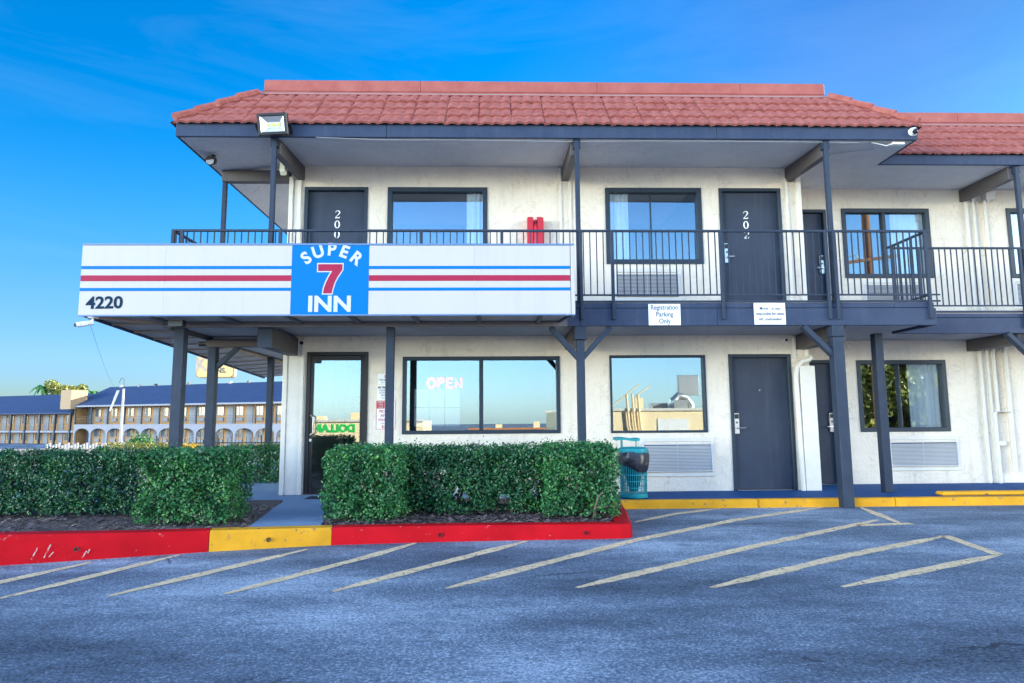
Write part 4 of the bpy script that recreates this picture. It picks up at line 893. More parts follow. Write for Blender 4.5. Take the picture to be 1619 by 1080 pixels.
# ------------------------------------------------------------------ plants
def leaf_cloud(mb, pts, nrm, size, jit=.9, asp=.64):
    """One small folded leaf at every point."""
    n = len(pts); d = nrm+rng.normal(0, jit, (n, 3)); d /= np.linalg.norm(d, axis=1)[:, None]
    a = rng.normal(0, 1, (n, 3)); a -= d*(a*d).sum(1)[:, None]; a /= np.linalg.norm(a, axis=1)[:, None]; b = np.cross(d, a)
    s = size*rng.uniform(.65, 1.3, n)[:, None]
    p0 = pts-a*s*.5; p2 = pts+a*s*.5; p1 = pts+b*s*asp*.5+d*s*.12; p3 = pts-b*s*asp*.5+d*s*.12
    k = len(mb.v); V = np.stack([p0, p1, p2, p3], 1).reshape(-1, 3)
    mb.v += V.tolist(); mb.f += [(k+4*i, k+4*i+1, k+4*i+2, k+4*i+3) for i in range(n)]
def hedge(name, x0, x1, y0, y1, z0, z1, dens, label, cat='hedge', group=None, leaf='leaf', size=.036, r=.07, gaps=(), stems=3, low=.0, thin=.0, ragged=.011):
    """A clipped bush: leaves in a shell that follows an uneven, rounded box, fewer inside, bare stems below."""
    root = empty(name, ((x0+x1)/2, (y0+y1)/2, z0), label, cat, group)
    Lx, Ly, Lz = x1-x0, y1-y0, z1-z0; area = 2*(Lx+Ly)*Lz+Lx*Ly
    n = int(area*dens); c = np.array([(x0+x1)/2, (y0+y1)/2, (z0+z1)/2]); hs = np.array([Lx/2, Ly/2, Lz/2])
    out = []; nr = []
    face = rng.choice(5, n, p=np.array([Lx*Lz, Lx*Lz*.5, Ly*Lz, Ly*Lz, Lx*Ly])/(Lx*Lz*1.5+2*Ly*Lz+Lx*Ly))
    q = rng.uniform(-1, 1, (n, 3)); N = np.zeros((n, 3))
    for f, ax, sg_ in ((0,1,-1),(1,1,1),(2,0,-1),(3,0,1),(4,2,1)):
        m = face == f; q[m, ax] = sg_; N[m, ax] = sg_
    p = q*hs
    # round the edges
    inner = np.maximum(hs-r, .01); cl = np.clip(p, -inner, inner); dlt = p-cl; ln = np.linalg.norm(dlt, axis=1)+1e-9
    p = cl+dlt/ln[:, None]*np.minimum(ln, r)[:, None]; N = N*.5+dlt/ln[:, None]
    # lumps and depth
    lump = np.sin(p[:,0]*9+p[:,2]*5)*np.sin(p[:,2]*11+p[:,1]*8+1)*.018+np.sin(p[:,0]*23+p[:,1]*17)*np.sin(p[:,2]*21+.7)*.011
    dep = rng.exponential(.032, n); hole = np.sin(p[:,0]*13.+c[0]*5)*np.sin(p[:,2]*15.+1.7)*np.sin(p[:,1]*9+.5+p[:,0]*4)
    dep = dep+np.where(hole > .45, .09, 0)
    p = p+N*(lump-dep+rng.normal(0, ragged, n))[:, None]
    # foliage thins out towards the ground
    u = (p[:,2]+hs[2])/(2*hs[2]); keep = rng.uniform(0, 1, n) < np.clip((u-low*(.7+.6*np.sin(p[:,0]*7+c[0])))/.12+.25, .05, 1)
    P = p+c
    for (gx, gz, gr) in gaps: keep &= ((P[:,0]-gx)**2+((P[:,2]-gz)*1.25)**2 > (gr*(1+.45*np.sin(P[:,0]*60+P[:,2]*45)))**2)
    P, N = P[keep], N[keep]
    mb = MB(); leaf_cloud(mb, P, N*.8, size)
    ni = int(n*(.50-thin)); qi = rng.uniform(-.85, .85, (ni, 3))*hs+c; ki = np.ones(ni, bool)
    for (gx, gz, gr) in gaps: ki &= ((qi[:,0]-gx)**2+(qi[:,2]-gz)**2 > (gr*1.15)**2)
    leaf_cloud(mb, qi[ki], rng.normal(0, 1, (ki.sum(), 3)), size*1.15)
    if name == 'boxwood_hedge':                                # a few dried-out patches
        qd = np.sin(P[:,0]*5.3+c[0]*3)*np.sin(P[:,2]*7.1+c[1])+np.sin(P[:,0]*17+P[:,2]*13)*.25
        D = (qd > .86) & (rng.uniform(0, 1, len(P)) < .33); dm = MB(); leaf_cloud(dm, P[D]+N[D]*.008, N[D]*.8, size*.85)
        if D.any(): dm.build('dead_leaves', 'chip', root, fixn=False)
    # new shoots along the top
    nt = int(Lx*Ly*dens*.05); tp = np.stack([rng.uniform(x0+.04, x1-.04, nt), rng.uniform(y0+.03, y1-.03, nt), z1+rng.exponential(.020, nt)], 1)
    leaf_cloud(mb, tp, np.tile([0, -.6, .4], (nt, 1)), size*.9, .6, .4)
    mb.build('foliage', leaf, root, fixn=False)
    st = MB()
    for i in range(stems):
        sx = x0+Lx*(i+.5+random.uniform(-.25, .25))/stems; sy = (y0+y1)/2+random.uniform(-.12, .12)
        for k in range(4):
            e = (sx+random.uniform(-.22, .22), sy+random.uniform(-.2, .2), z0+Lz*random.uniform(.5, .8)); m_ = (sx+random.uniform(-.08, .08), sy+random.uniform(-.06, .06), z0+Lz*.28)
            st.tube([(sx, sy, z0-.03), m_, e], [.016, .011, .005], 6)
            st.tube([m_, (m_[0]+random.uniform(-.18, .18), m_[1]-random.uniform(0, .2), m_[2]+.10)], [.008, .004], 5)
    st.build('stem', 'twig', root, smooth=True)
    return root
HG = 'clipped boxwood hedges in the planting beds'
hedge('boxwood_hedge', -1.86, -1.0, -3.02, -1.75, .13, .905, 3000, 'clipped boxwood block at the left end of the bed under the office window', group=HG, stems=3, low=.05, gaps=((-1.55,.55,.03),(-1.3,.33,.035),(-1.72,.36,.025)))
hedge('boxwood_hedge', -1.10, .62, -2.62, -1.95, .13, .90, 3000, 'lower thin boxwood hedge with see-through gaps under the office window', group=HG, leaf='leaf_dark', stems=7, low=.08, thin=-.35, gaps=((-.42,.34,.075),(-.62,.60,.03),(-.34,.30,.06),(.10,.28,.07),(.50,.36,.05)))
hd = hedge('boxwood_hedge',   .55, 1.37, -2.98, -1.85, .13, .92, 3000, 'clipped boxwood block with a bare branch, next to the teal bin', group=HG, stems=3, low=.05, gaps=((1.13,.72,.035),))
t = MB(); t.tube([(1.08,-2.90,.12),(1.09,-2.97,.26),(1.13,-2.99,.38),(1.18,-2.97,.43),(1.24,-2.92,.445)], [.013,.011,.009,.006,.003], 8); t.tube([(1.088,-2.97,.25),(1.14,-2.99,.275),(1.21,-2.99,.27),(1.26,-2.97,.285)], [.007,.006,.004,.002], 7); t.build('bare_branch', 'twig', hd, smooth=True)
hedge('boxwood_hedge', -3.78, -2.79, -3.16, -2.42, .13, .905, 3000, 'clipped boxwood block beside the walkway to the office door', group=HG, stems=3, low=.04, gaps=((-3.4,.6,.03),(-3.05,.4,.035),(-3.6,.35,.03)))
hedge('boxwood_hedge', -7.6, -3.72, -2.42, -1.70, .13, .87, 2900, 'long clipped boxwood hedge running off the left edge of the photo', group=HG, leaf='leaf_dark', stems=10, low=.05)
hedge('boxwood_hedge', -5.1, -3.48, 1.9, 2.75, .0, .76, 1700, 'dark boxwood hedge behind the slim canopy post, left of the office door', group=HG, stems=4, low=.04)

# ------------------------------------------------------------------ the motel across the lot
fm = empty('far_motel', (-55, 77.8, -1.75), 'long tan two storey motel with blue roof and white arches, far behind the hedge', 'building')
fm.rotation_euler = (0, 0, R(-23))
L = dict(local=True)
NB, BW = 12, 3.0; LX = NB*BW
w = MB(); w.box(0, LX, 1.6, 1.8, 0, 5.0); w.box(-.2, 0, .0, 9, 0, 5.1); w.box(LX, LX+.2, 1.6, 9, 0, 5.1); w.build('wall', 'far_wall', fm, **L)
r_ = MB(); r_.prism_x([(-.45, 4.92), (-.45, 5.08), (5.2, 7.75), (10.8, 5.08), (10.8, 4.92)], -.8, LX+.6); far_roof = r_.build('roof', 'far_roof', fm, **L)
b = MB(); b.box(-.8, LX+.6, -.50, -.452, 4.86, 5.06); b.build('gutter', 'far_white', far_roof, **L)
for x in (1.5, 5, 8, 12.5, 14, 17.5, 21, 24, 29.5): MB().box(x-.14, x+.14, 4.95, 5.3, 7.55, 7.98).build('roof_vent', 'far_white' if int(x) % 2 else 'far_dark', far_roof, **L)
w = MB(); w.box(0, LX, 0, 1.6, 2.42, 2.58); w.build('gallery_floor', 'far_white', fm, **L)
a = MB(); N = 14; pts = []
for i in range(N+1):
    t = PI*i/N; pts.append((1.5-1.36*math.cos(t), 1.30+.80*math.sin(t)**.9))
poly = [(0, 2.62), (0, .0), (.14, .0), *pts, (BW-.14, .0), (BW, .0), (BW, 2.62)]
top = [(x, 2.62) for x, z in pts]
vs = []; fs = []
for y in (-.06, .14):
    k = len(vs); vs += [(x, y, z) for x, z in pts]+[(x, y, z) for x, z in top]; n = len(pts)
    fs += [(k+i, k+i+1, k+n+i+1, k+n+i) for i in range(n-1)]
n = len(pts); fs += [(i, i+1, 2*n+i+1, 2*n+i) for i in range(n-1)]
a.add(vs, fs); a.box(0, .14, -.06, .14, 0, 2.62); a.box(BW-.14, BW, -.06, .14, 0, 2.62)
first = None
def dup_part(o, dx, dz=0):
    c = o.copy(); C.objects.link(c); c.location = (dx, 0, dz)
    for k in list(o.children):
        d = k.copy(); C.objects.link(d); d.parent = c
    return c
arch = a.build('arch', 'far_white', fm, **L)
rl = MB()
for h in (.22,.40,.58,.76,.98): rl.box(.06, BW, -.03, .0, 2.62+h-.015, 2.62+h+.015)
rail_ = rl.build('gallery_rail', 'iron', fm, **L)
pst = MB().box(-.07, .07, -.07, .07, 2.625, 4.92).build('gallery_post', 'far_dark', fm, **L)
fd = MB().box(.25, 1.15, 1.54, 1.597, .02, 2.1).build('door', 'far_door', fm, **L)
fw = MB().ring_frame(1.55, 2.75, .95, 2.1, .07, 1.54, 1.597).build('window', 'far_white', fm, **L)
MB().box(1.62, 2.68, 1.56, 1.575, 1.02, 2.03).build('pane', 'far_glass', fw, **L); MB().box(2.08, 2.14, 1.545, 1.559, 1.02, 2.03).build('mullion', 'far_dark', fw, **L)
fa = MB().box(1.8, 2.7, 1.45, 1.597, .35, .75).build('air_conditioner', 'far_door', fm, **L)
for i in range(NB):
    for src in (arch, rail_, pst):
        if i: dup_part(src, i*BW)
    for lev in (0, 2.6):
        for src in (fd, fw, fa):
            if i or lev: dup_part(src, i*BW, lev)
tw = MB(); tw.box(-1.6, .4, -1.0, 1.2, 4.6, 7.1); tw.build('stair_tower', 'tan_side', fm, **L)
# its lower wing, running on to the left
w = MB(); w.box(-24, -.3, 2.0, 2.2, -.6, 4.2); w.build('wing_wall', 'far_wall', fm, **L)
r_ = MB(); r_.prism_x([(-.2, 4.02), (-.2, 4.2), (5.2, 6.9), (10.8, 4.2), (10.8, 4.02)], -24.5, -.6); r_.build('roof', 'far_roof', fm, **L)
w = MB(); w.box(-24, -.3, .2, 2.0, 1.55, 1.80); w.build('gallery_floor', 'far_white', fm, **L)
for i in range(8):
    x = -1.2-3*i
    MB().box(x-.12, x+.12, .1, .34, -.6, 4.05).build('gallery_post', 'far_dark', fm, **L)
    d = dup_part(fd, -3*(i+1)-.2, 1.8); d.location.y = .4; d = dup_part(fw, -3*(i+1)-.2, 1.8); d.location.y = .4
    d = dup_part(fd, -3*(i+1)-.2, -.55); d.location.y = .4; d = dup_part(fw, -3*(i+1)-.2, -.55); d.location.y = .4
    d = dup_part(rail_, -3*(i+1)-.2, -.8); d.location.y = .25

ps = empty('pole_sign', (-40, 85, -1.75), 'tall tan roadside sign with rounded corners above the far blue roof', 'sign')
b = MB(); w2, h2, rr = 2.7, 1.75, .5; pts = []
for cx_, cz_, a0 in ((w2-rr, h2-rr, 0), (-w2+rr, h2-rr, 90), (-w2+rr, -h2+rr, 180), (w2-rr, -h2+rr, 270)):
    pts += [(-40+cx_+rr*math.cos(R(a0+15*k)), 9.1+cz_+rr*math.sin(R(a0+15*k))) for k in range(7)]
b.prism(list(reversed(pts)), 84.6, 85.6); b.build('cabinet', 'tan_side', ps)
b = MB(); b.prism(list(reversed([(-40+(x+40)*.955, 9.1+(z-9.1)*.94) for x, z in pts])), 84.52, 84.597); b.build('face', 'tan', ps)
text_obj('lettering', 'K', 2.6, -42.0, 84.48, 9.2, 'wood', ps, bold=.03); text_obj('lettering', 'ITER', 1.1, -39.6, 84.48, 9.65, 'beam', ps, bold=.02); text_obj('lettering', 'INNS.', 1.0, -39.6, 84.48, 8.35, 'beam', ps, bold=.02)
MB().tube([(-40, 85.1, -1.75), (-40, 85.1, 7.4)], .22, 10).build('pole', 'iron', ps)

fp = empty('white_pole', (-25, 34.7, -1.48), 'thin white pole with a hooked top and side brace, before the far motel', 'pole')
MB().tube([(-25, 34.7, -1.5), (-25, 34.7, 3.4)], [.085, .07], 10).build('shaft', 'white_paint', fp)
MB().tube([(-25, 34.7, 3.4), (-25, 34.7, 4.0), (-25.1, 34.7, 4.15), (-25.25, 34.7, 4.05), (-25.3, 34.7, 3.8)], .018, 6).build('hook', 'iron', fp)
MB().tube([(-24.9, 34.7, -.1), (-24.1, 34.7, -1.4)], .05, 8).build('brace', 'white_paint', fp)
b = MB(); b.add([(-25.4, 34.6, 3.3), (-25.2, 34.6, 3.3), (-25.7, 34.6, 1.9), (-25.85, 34.65, 1.95)], [(0,1,2,3)]); b.add([(-25.4, 34.61, 3.3), (-25.2, 34.61, 3.3), (-25.7, 34.61, 1.9), (-25.85, 34.66, 1.95)], [(3,2,1,0)]); b.build('pennant', 'white_paint', fp)

pf = empty('picket_fence', (-22.3, 27.7, -1.1), 'low pale wooden picket fence behind the long hedge', 'fence')
b = MB()
for i in range(34):
    x = -25.2+i*.17; b.box(x, x+.10, 27.66, 27.69, -1.15, -.02+.08*math.sin(i*2.1))
b.build('picket', 'white_paint', pf); b = MB(); b.box(-25.3, -19.4, 27.70, 27.76, -.45, -.37); b.box(-25.3, -19.4, 27.70, 27.76, -.95, -.87); b.build('rail', 'wood', pf)
lw = MB().box(-27.5, -18.6, 26.2, 26.45, -1.2, -.22).build('garden_wall', 'wood'); tag(lw, 'low tan wall in front of the white picket fence', 'wall')

fe_ = empty('iron_fence', (-7.6, 13.75, -.4), 'black iron fence with pickets behind the canopy posts', 'fence')
b = MB()
for i in range(66):
    x = -12+i*.135; b.box(x-.011, x+.011, 13.74, 13.762, -.45, .62+(.04 if i % 2 else 0))
b.build('picket', 'iron', fe_)
b = MB(); b.box(-12.1, -3.1, 13.73, 13.77, .42, .46); b.box(-12.1, -3.1, 13.73, 13.77, -.25, -.21); b.build('rail', 'iron', fe_)
for x in (-12.05, -9.9, -8.35, -6.2, -4.0): MB().box(x-.03, x+.03, 13.71, 13.79, -.45, .70).build('fence_post', 'iron', fe_)

hedge('low_hedge', -12.6, -10.0, 11.4, 12.2, -.3, .50, 500, 'yellow-green hedge beyond the long dark hedge, left of the canopy posts', leaf='leaf3', size=.06, stems=2)
hedge('flowering_shrub', -9.95, -9.45, 10.8, 11.2, -.25, .50, 700, 'small yellow flowering shrub beside the first canopy post', 'shrub', leaf='flower', size=.06, stems=1)
def bush(name, c, rx, rz, n, leaf, label, size):
    root = empty(name, (c[0], c[1], c[2]-rz), label, 'shrub'); d = rng.normal(0, 1, (n, 3)); d /= np.linalg.norm(d, axis=1)[:, None]
    p = d*(rng.uniform(.45, 1., n)[:, None])*np.array([rx, rx, rz])*(1+.25*np.sin(d[:, :1]*7)*np.sin(d[:, 2:]*6))+np.array(c)
    mb = MB(); leaf_cloud(mb, p, d, size); mb.build('foliage', leaf, root, fixn=False)
    MB().tube([(c[0], c[1], c[2]-rz-.1), (c[0], c[1], c[2])], [.04, .015], 6).build('stem', 'twig', root); return root
bush('leafy_bush', (-14.7, 17.7, .1), .62, .68, 1500, 'leafg', 'round bright green bush in front of the arches, right of the white pole', .10)

def tree(name, x, y, z0, h, crown, n, leaf, label, size, clumps=14, trunk_r=.2):
    root = empty(name, (x, y, z0), label, 'tree'); cz, rx, rz = crown
    t = MB(); t.tube([(x, y, z0-.1), (x+.1, y, z0+h*.3), (x, y+.1, cz-rz*.3)], [trunk_r, trunk_r*.8, trunk_r*.45], 10); mb = MB()
    for k in range(clumps):
        a = 2.4*k; rr = rx*math.sqrt((k+.5)/clumps)*.8; c = np.array([x+rr*math.cos(a), y+rr*math.sin(a), cz+rz*random.uniform(-.7, .75)])
        t.tube([(x, y, cz-rz*.6), ((x+c[0])/2, (y+c[1])/2, (cz-rz*.3+c[2])/2), tuple(c)], [trunk_r*.4, trunk_r*.22, .02], 6)
        m = n//clumps; d = rng.normal(0, 1, (m, 3)); d /= np.linalg.norm(d, axis=1)[:, None]; s = rx*random.uniform(.26, .42)
        leaf_cloud(mb, c+d*(rng.uniform(.3, 1, m)**.6)[:, None]*np.array([s, s, s*.75]), d, size)
    t.build('trunk', 'bark', root, smooth=True); mb.build('crown', leaf, root, fixn=False); return root
tree('broadleaf_tree', -69.5, 98, -1.75, 7, (6.2, 3.4, 1.3), 2200, 'leaf3', 'sunlit yellow-green tree top rising behind the far blue roof', .38, 12)
def palm(x, y, z0, h, label):
    root = empty('palm_tree', (x, y, z0), label, 'palm'); MB().tube([(x, y, z0), (x+.2, y, z0+h*.5), (x, y, z0+h)], [.22, .17, .15], 8).build('trunk', 'bark', root)
    m = MB()
    for k in range(16):
        a = 2*PI*k/16+random.uniform(-.2, .2); Lf = random.uniform(1.5, 2.1); e = random.uniform(.1, .9); pr = None
        for i in range(9):
            u = i/8; p = Vector((x+math.cos(a)*Lf*u, y+math.sin(a)*Lf*u, z0+h+Lf*(e*u-1.05*u*u)))
            if pr is not None:
                for s_ in (-1, 1):
                    q = Vector((-math.sin(a), math.cos(a), -.55))*s_ if s_ > 0 else Vector((math.sin(a), -math.cos(a), -.55))
                    q = q*.34*(1-u*.7); m.add([pr, p, p+q, pr+q*.9], [(0,1,2,3)])
            pr = p
    m.build('crown', 'leafg', root, fixn=False)
palm(-72.5, 97, -1.75, 8.6, 'palm tree left of the yellow-green tree behind the far roof')
palm(-64.4, 97, -1.75, 7.7, 'palm tree right of the yellow-green tree behind the far roof')

lc_ = MB(); lc_.tube([(-5.15+(-25+5.15)*u, -1.9+36.6*u, 2.55+1.25*u-4*.7*u*(1-u)) for u in [i/14 for i in range(15)]], .0022, 5)
tag(lc_.build('overhead_cable', 'iron'), 'thin sagging cable from the left end of the sign to the white pole', 'cable')

# ------------------------------------------------------------------ the far side of the street, seen in the window panes
st = empty('street_store', (13, -41, -1.9), 'tan flat-roofed store reflected in the ground floor window above the bin', 'building')
w = MB(); w.box(4.5, 24, -47, -36, -1.9, 1.72); w.build('wall', 'store', st)
w = MB(); w.box(4.4, 24.1, -36.05, -35.85, 1.72, 1.90); w.box(4.4, 24.1, -47, -46.8, 1.72, 1.9); w.build('parapet', 'trim', st)
MB().box(11.5, 13.7, -35.99, -35.94, .1, 1.15).build('wall_panel', 'white', st)
b = MB()
for x in (9.3, 9.7, 10.1): b.tube([(x+.9, -35.8, -1.9), (x+.15, -35.8, .6), (x, -35.8, 2.9)], .09, 8)
b.tube([(8.2, -35.8, 2.0), (10.2, -35.8, 3.6)], .05, 6); b.tube([(9.9, -35.8, 2.7), (11, -35.8, 3.5)], .05, 6); b.build('service_pipe', 'store', st, smooth=True)
b = MB(); b.box(6.5, 8.2, -39, -37.5, 1.8, 2.6); b.box(10.4, 11.0, -39, -38, 1.8, 2.7); b.build('roof_unit', 'store', st)
b = MB(); b.box(11.6, 12.8, -39, -38, 1.8, 2.3); b.box(13.0, 13.8, -39.4, -38.2, 1.8, 2.2); b.build('roof_unit', 'galv', st)
b = MB(); b.tube([(13.2, -38, 1.8), (13.2, -38, 2.5), (13.6, -38, 2.85), (14.2, -38, 2.7), (14.5, -38, 2.2), (14.5, -38, 1.8)], .28, 12); b.box(13.0, 14.0, -37.7, -37.0, 1.8, 2.5); b.build('roof_duct', 'galv', st, smooth=True)
s2 = empty('dollar_store', (-15, -52, -1.9), 'tan store with green DOLLAR lettering reflected in the glass office door', 'building')
w = MB(); w.box(-24, -6.5, -58, -50, -1.9, 1.1); w.build('wall', 'store', s2); MB().box(-24.1, -6.4, -50.0, -49.75, 1.06, 1.26).build('parapet', 'trim', s2)
w = MB(); w.box(-20, -8, -49.99, -49.9, -1.9, -.75); w.build('shop_window', 'far_dark', s2)
text_obj('lettering', 'DOLLAR', .95, -14.4, -49.97, .45, 'green', s2, bold=.05, sx=.98, back=True, depth=.03)
b = MB(); b.box(-13.5, -12, -54, -52, 1.1, 1.9); b.box(-17, -16.2, -54, -53, 1.1, 1.6); b.build('roof_unit', 'store', s2)
s3 = empty('low_shop', (3, -68, -1.9), 'distant low tan shop reflected along the bottom of the office window', 'building')
w = MB(); w.box(-3, 9, -74, -66, -1.9, .05); w.build('wall', 'store', s3); MB().box(-3.1, 9.1, -66, -65.8, .0, .2).build('parapet', 'tile', s3)
b = MB(); b.box(4.6, 5.3, -68, -67, .05, .9); b.box(.1, .9, -68, -67, .05, .6); b.build('roof_unit', 'store', s3)
bs = empty('box_sign', (16.4, -45, -1.9), 'grey box sign on a pole reflected in the window above the bin', 'sign')
MB().box(15.5, 17.3, -45.3, -44.7, 3.1, 4.8).build('cabinet', 'galv', bs, bevel=.04); MB().tube([(16.4, -45, -1.9), (16.4, -45, 3.1)], .15, 10).build('pole', 'iron', bs)
sh = empty('tile_roof_house', (13.7, -21, -1.3), 'low house with orange tile roof reflected in the lower wing window', 'building')
MB().box(11.8, 15.6, -24, -18, -1.4, .55).build('wall', 'store', sh)
MB().prism_x([(-17.4, .5), (-21, 1.55), (-24.6, .5)], 11.5, 16.0).build('roof', 'tile', sh)
tree('street_tree', 18.6, -20, -1.2, 8, (3.2, 4.6, 4.0), 16000, 'leaf2', 'large leafy tree reflected in the lower wing window', .36, 34, .35)
up = empty('utility_pole', (14.3, -12.2, 0), 'brown wooden utility pole with crossarm reflected in the wing windows', 'utility pole')
MB().tube([(14.3, -12.2, -.2), (14.3, -12.2, 10.5)], [.19, .14], 12).build('shaft', 'pole', up, smooth=True)
b = MB(); b.bar((13.2, -12.05, 7.0), (15.4, -12.05, 7.3), .09, .11); b.bar((13.0, -12.05, 9.6), (15.6, -12.05, 9.6), .10, .12); b.build('crossarm', 'pole', up)
b = MB()
for x, z in ((13.25, 7.1), (13.8, 7.18), (14.9, 7.34), (13.1, 9.72), (13.7, 9.72), (15.4, 9.72)): b.lathe([(.05, 0), (.06, .05), (.03, .08), (.05, .12), (0, .16)], (x, -12.05, z), 8)
b.build('insulator', 'white', up)
wr = MB()
for (x, z, ex, ey, ez) in ((13.25, 7.25, -60, -34, 6.2), (13.8, 7.3, -60, -30, 4.6)):
    wr.tube([(x+(ex-x)*u, -12.05+(ey+12.05)*u, z+(ez-z)*u-4*1.3*u*(1-u)) for u in [i/16 for i in range(17)]],   .009, 5)
tag(wr.build('power_lines', 'iron'), 'thin black power lines strung from the utility pole, seen in the reflections', 'power lines')

# ------------------------------------------------------------------ sky, sun, camera
AZ, EL = R(53), R(15.5)                                                   # sun behind the motel, to the right
sd = Vector((math.sin(AZ)*math.cos(EL), math.cos(AZ)*math.cos(EL), math.sin(EL)))
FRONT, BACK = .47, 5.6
W = bpy.data.worlds.new('World'); sc.world = W; W.use_nodes = True
n, l = W.node_tree.nodes, W.node_tree.links; n.clear()
out = n.new('ShaderNodeOutputWorld'); bg = n.new('ShaderNodeBackground'); l.new(bg.outputs[0], out.inputs[0]); bg.inputs[1].default_value = .12
sk = n.new('ShaderNodeTexSky'); sk.sky_type = 'NISHITA'; sk.sun_disc = False; sk.sun_elevation = EL; sk.sun_rotation = AZ; sk.air_density = 1.0; sk.dust_density = .4; sk.ozone_density = 2.5
hs = n.new('ShaderNodeHueSaturation'); hs.inputs['Saturation'].default_value = 1.5; l.new(sk.outputs[0], hs.inputs['Color'])
# sky behind the camera: an added boost, far brighter, to fill the shaded front
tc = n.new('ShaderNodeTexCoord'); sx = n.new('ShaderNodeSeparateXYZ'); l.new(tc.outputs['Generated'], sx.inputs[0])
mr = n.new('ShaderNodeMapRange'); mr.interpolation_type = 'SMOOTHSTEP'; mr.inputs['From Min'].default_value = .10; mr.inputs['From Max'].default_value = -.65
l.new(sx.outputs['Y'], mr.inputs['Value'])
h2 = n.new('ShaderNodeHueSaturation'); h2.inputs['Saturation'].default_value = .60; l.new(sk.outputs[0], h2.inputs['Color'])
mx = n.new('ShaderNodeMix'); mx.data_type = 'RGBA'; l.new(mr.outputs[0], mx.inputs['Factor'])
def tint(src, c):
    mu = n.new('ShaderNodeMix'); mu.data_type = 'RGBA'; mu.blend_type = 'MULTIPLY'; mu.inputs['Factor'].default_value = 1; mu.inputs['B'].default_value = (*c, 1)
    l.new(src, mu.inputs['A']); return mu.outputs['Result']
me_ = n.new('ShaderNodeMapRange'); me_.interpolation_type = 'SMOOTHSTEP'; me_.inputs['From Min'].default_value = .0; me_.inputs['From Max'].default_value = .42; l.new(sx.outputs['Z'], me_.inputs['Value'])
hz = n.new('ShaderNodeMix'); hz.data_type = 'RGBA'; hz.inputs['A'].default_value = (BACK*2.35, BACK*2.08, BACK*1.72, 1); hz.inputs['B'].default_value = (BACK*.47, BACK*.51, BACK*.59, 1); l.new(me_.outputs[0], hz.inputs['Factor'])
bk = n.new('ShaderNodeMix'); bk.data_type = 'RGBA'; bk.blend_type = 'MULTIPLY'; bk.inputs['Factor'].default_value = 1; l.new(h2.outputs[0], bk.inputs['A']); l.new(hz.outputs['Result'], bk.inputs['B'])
# ... with an added dimmer cone low across the street, to tame pane reflections
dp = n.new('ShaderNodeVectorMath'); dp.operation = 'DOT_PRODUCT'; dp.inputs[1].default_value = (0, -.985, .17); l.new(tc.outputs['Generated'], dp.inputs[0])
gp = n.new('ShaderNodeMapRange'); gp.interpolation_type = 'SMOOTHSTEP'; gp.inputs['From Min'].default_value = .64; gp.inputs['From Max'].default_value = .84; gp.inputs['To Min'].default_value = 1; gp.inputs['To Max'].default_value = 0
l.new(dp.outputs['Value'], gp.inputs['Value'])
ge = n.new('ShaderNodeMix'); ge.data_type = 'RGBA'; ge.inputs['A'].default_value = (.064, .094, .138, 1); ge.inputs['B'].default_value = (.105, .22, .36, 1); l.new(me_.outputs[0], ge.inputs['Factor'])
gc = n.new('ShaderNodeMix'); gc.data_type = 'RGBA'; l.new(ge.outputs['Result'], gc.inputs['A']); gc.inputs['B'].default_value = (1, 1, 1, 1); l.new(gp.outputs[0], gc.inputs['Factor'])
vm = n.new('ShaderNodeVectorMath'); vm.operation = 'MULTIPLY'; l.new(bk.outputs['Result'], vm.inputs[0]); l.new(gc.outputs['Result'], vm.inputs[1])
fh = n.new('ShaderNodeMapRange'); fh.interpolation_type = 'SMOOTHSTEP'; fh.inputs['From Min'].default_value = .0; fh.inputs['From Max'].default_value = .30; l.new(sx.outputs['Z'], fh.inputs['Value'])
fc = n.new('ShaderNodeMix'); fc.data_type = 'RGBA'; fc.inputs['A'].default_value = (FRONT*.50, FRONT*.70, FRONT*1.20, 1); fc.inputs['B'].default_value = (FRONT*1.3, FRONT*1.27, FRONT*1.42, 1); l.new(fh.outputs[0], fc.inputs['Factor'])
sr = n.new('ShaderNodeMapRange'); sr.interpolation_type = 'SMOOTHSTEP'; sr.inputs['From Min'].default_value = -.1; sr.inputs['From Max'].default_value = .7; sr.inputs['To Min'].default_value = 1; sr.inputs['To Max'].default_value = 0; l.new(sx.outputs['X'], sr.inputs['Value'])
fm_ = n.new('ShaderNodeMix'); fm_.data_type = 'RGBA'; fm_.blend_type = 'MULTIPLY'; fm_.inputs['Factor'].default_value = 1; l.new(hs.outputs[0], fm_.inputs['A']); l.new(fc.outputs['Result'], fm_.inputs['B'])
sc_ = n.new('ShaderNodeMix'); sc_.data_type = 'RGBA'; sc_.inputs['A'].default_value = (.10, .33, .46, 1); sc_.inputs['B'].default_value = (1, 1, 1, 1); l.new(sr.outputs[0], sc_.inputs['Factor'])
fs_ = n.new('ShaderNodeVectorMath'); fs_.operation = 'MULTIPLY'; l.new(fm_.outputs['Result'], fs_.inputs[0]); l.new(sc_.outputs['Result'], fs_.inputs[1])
l.new(fs_.outputs[0], mx.inputs['A']); l.new(vm.outputs[0], mx.inputs['B'])
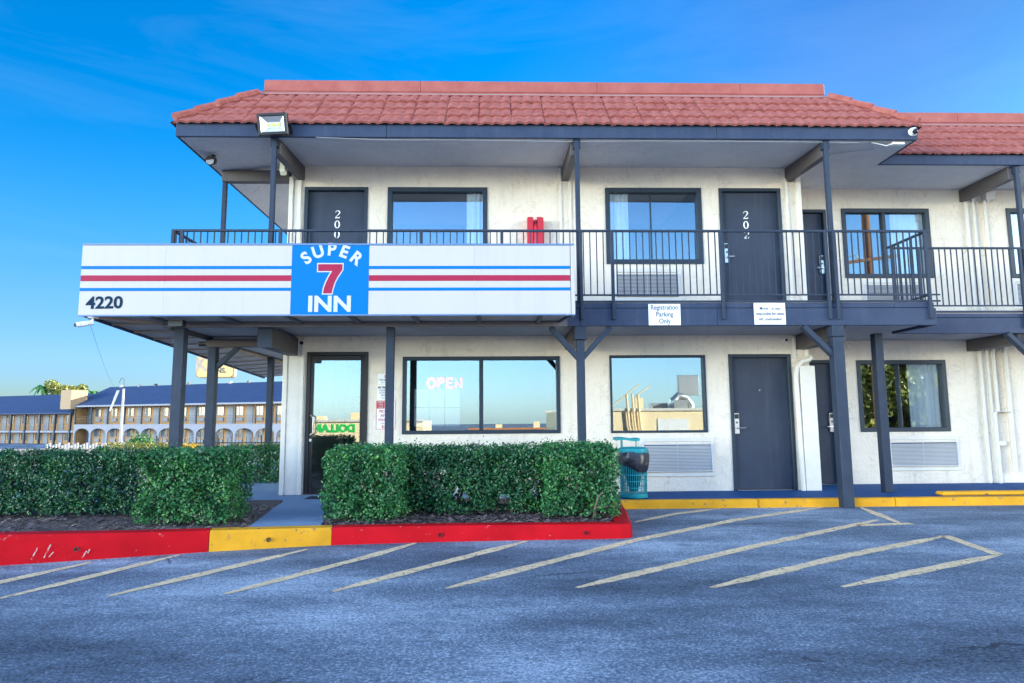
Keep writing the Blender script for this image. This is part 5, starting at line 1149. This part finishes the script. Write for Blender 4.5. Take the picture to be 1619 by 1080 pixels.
mp = n.new('ShaderNodeMapping'); mp.inputs['Scale'].default_value = (1.3, 2.2, 5.5); mp.inputs['Rotation'].default_value = (.2, .5, .3); l.new(tc.outputs['Generated'], mp.inputs['Vector'])
wn = n.new('ShaderNodeTexNoise'); wn.inputs['Scale'].default_value = 1.6; wn.inputs['Detail'].default_value = 7; wn.inputs['Roughness'].default_value = .6; wn.inputs['Distortion'].default_value = .8; l.new(mp.outputs[0], wn.inputs['Vector'])
wr_ = n.new('ShaderNodeMapRange'); wr_.inputs['From Min'].default_value = .48; wr_.inputs['From Max'].default_value = .85; wr_.inputs['To Max'].default_value = .085; l.new(wn.outputs['Fac'], wr_.inputs['Value'])
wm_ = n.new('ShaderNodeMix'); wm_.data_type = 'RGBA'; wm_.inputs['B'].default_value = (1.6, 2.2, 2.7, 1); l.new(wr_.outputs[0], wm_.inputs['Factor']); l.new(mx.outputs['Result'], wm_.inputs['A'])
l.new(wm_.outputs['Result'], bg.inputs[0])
ld = bpy.data.lights.new('sun', 'SUN'); ld.energy = 5; ld.angle = R(.5); ld.color = (1, .87, .70)
lo = bpy.data.objects.new('sun', ld); C.objects.link(lo); lo.rotation_euler = sd.to_track_quat('Z', 'Y').to_euler()

cam = bpy.data.cameras.new('camera'); co = bpy.data.objects.new('camera', cam); C.objects.link(co); sc.camera = co
cam.sensor_width = 36; cam.sensor_fit = 'HORIZONTAL'; cam.lens = 1036.25*36/1619; cam.clip_end = 3000; cam.clip_start = .05
yaw, pitch, roll = R(1.557), R(6.726), R(-.380)
fw_ = Vector((math.sin(yaw)*math.cos(pitch), math.cos(yaw)*math.cos(pitch), math.sin(pitch))); r0 = Vector((math.cos(yaw), -math.sin(yaw), 0)); u0 = r0.cross(fw_)
rv = r0*math.cos(roll)+u0*math.sin(roll); uv = rv.cross(fw_)
m = Matrix((rv, uv, -fw_)).transposed().to_4x4(); m.translation = (0, -10.25, 1.226); co.matrix_world = m
sc.view_settings.view_transform = 'Standard'; sc.view_settings.look = 'None'; sc.view_settings.gamma = 1; sc.view_settings.exposure = 2.02
sc.render.engine = 'CYCLES'; sc.cycles.max_bounces = 8; sc.cycles.transparent_max_bounces = 12
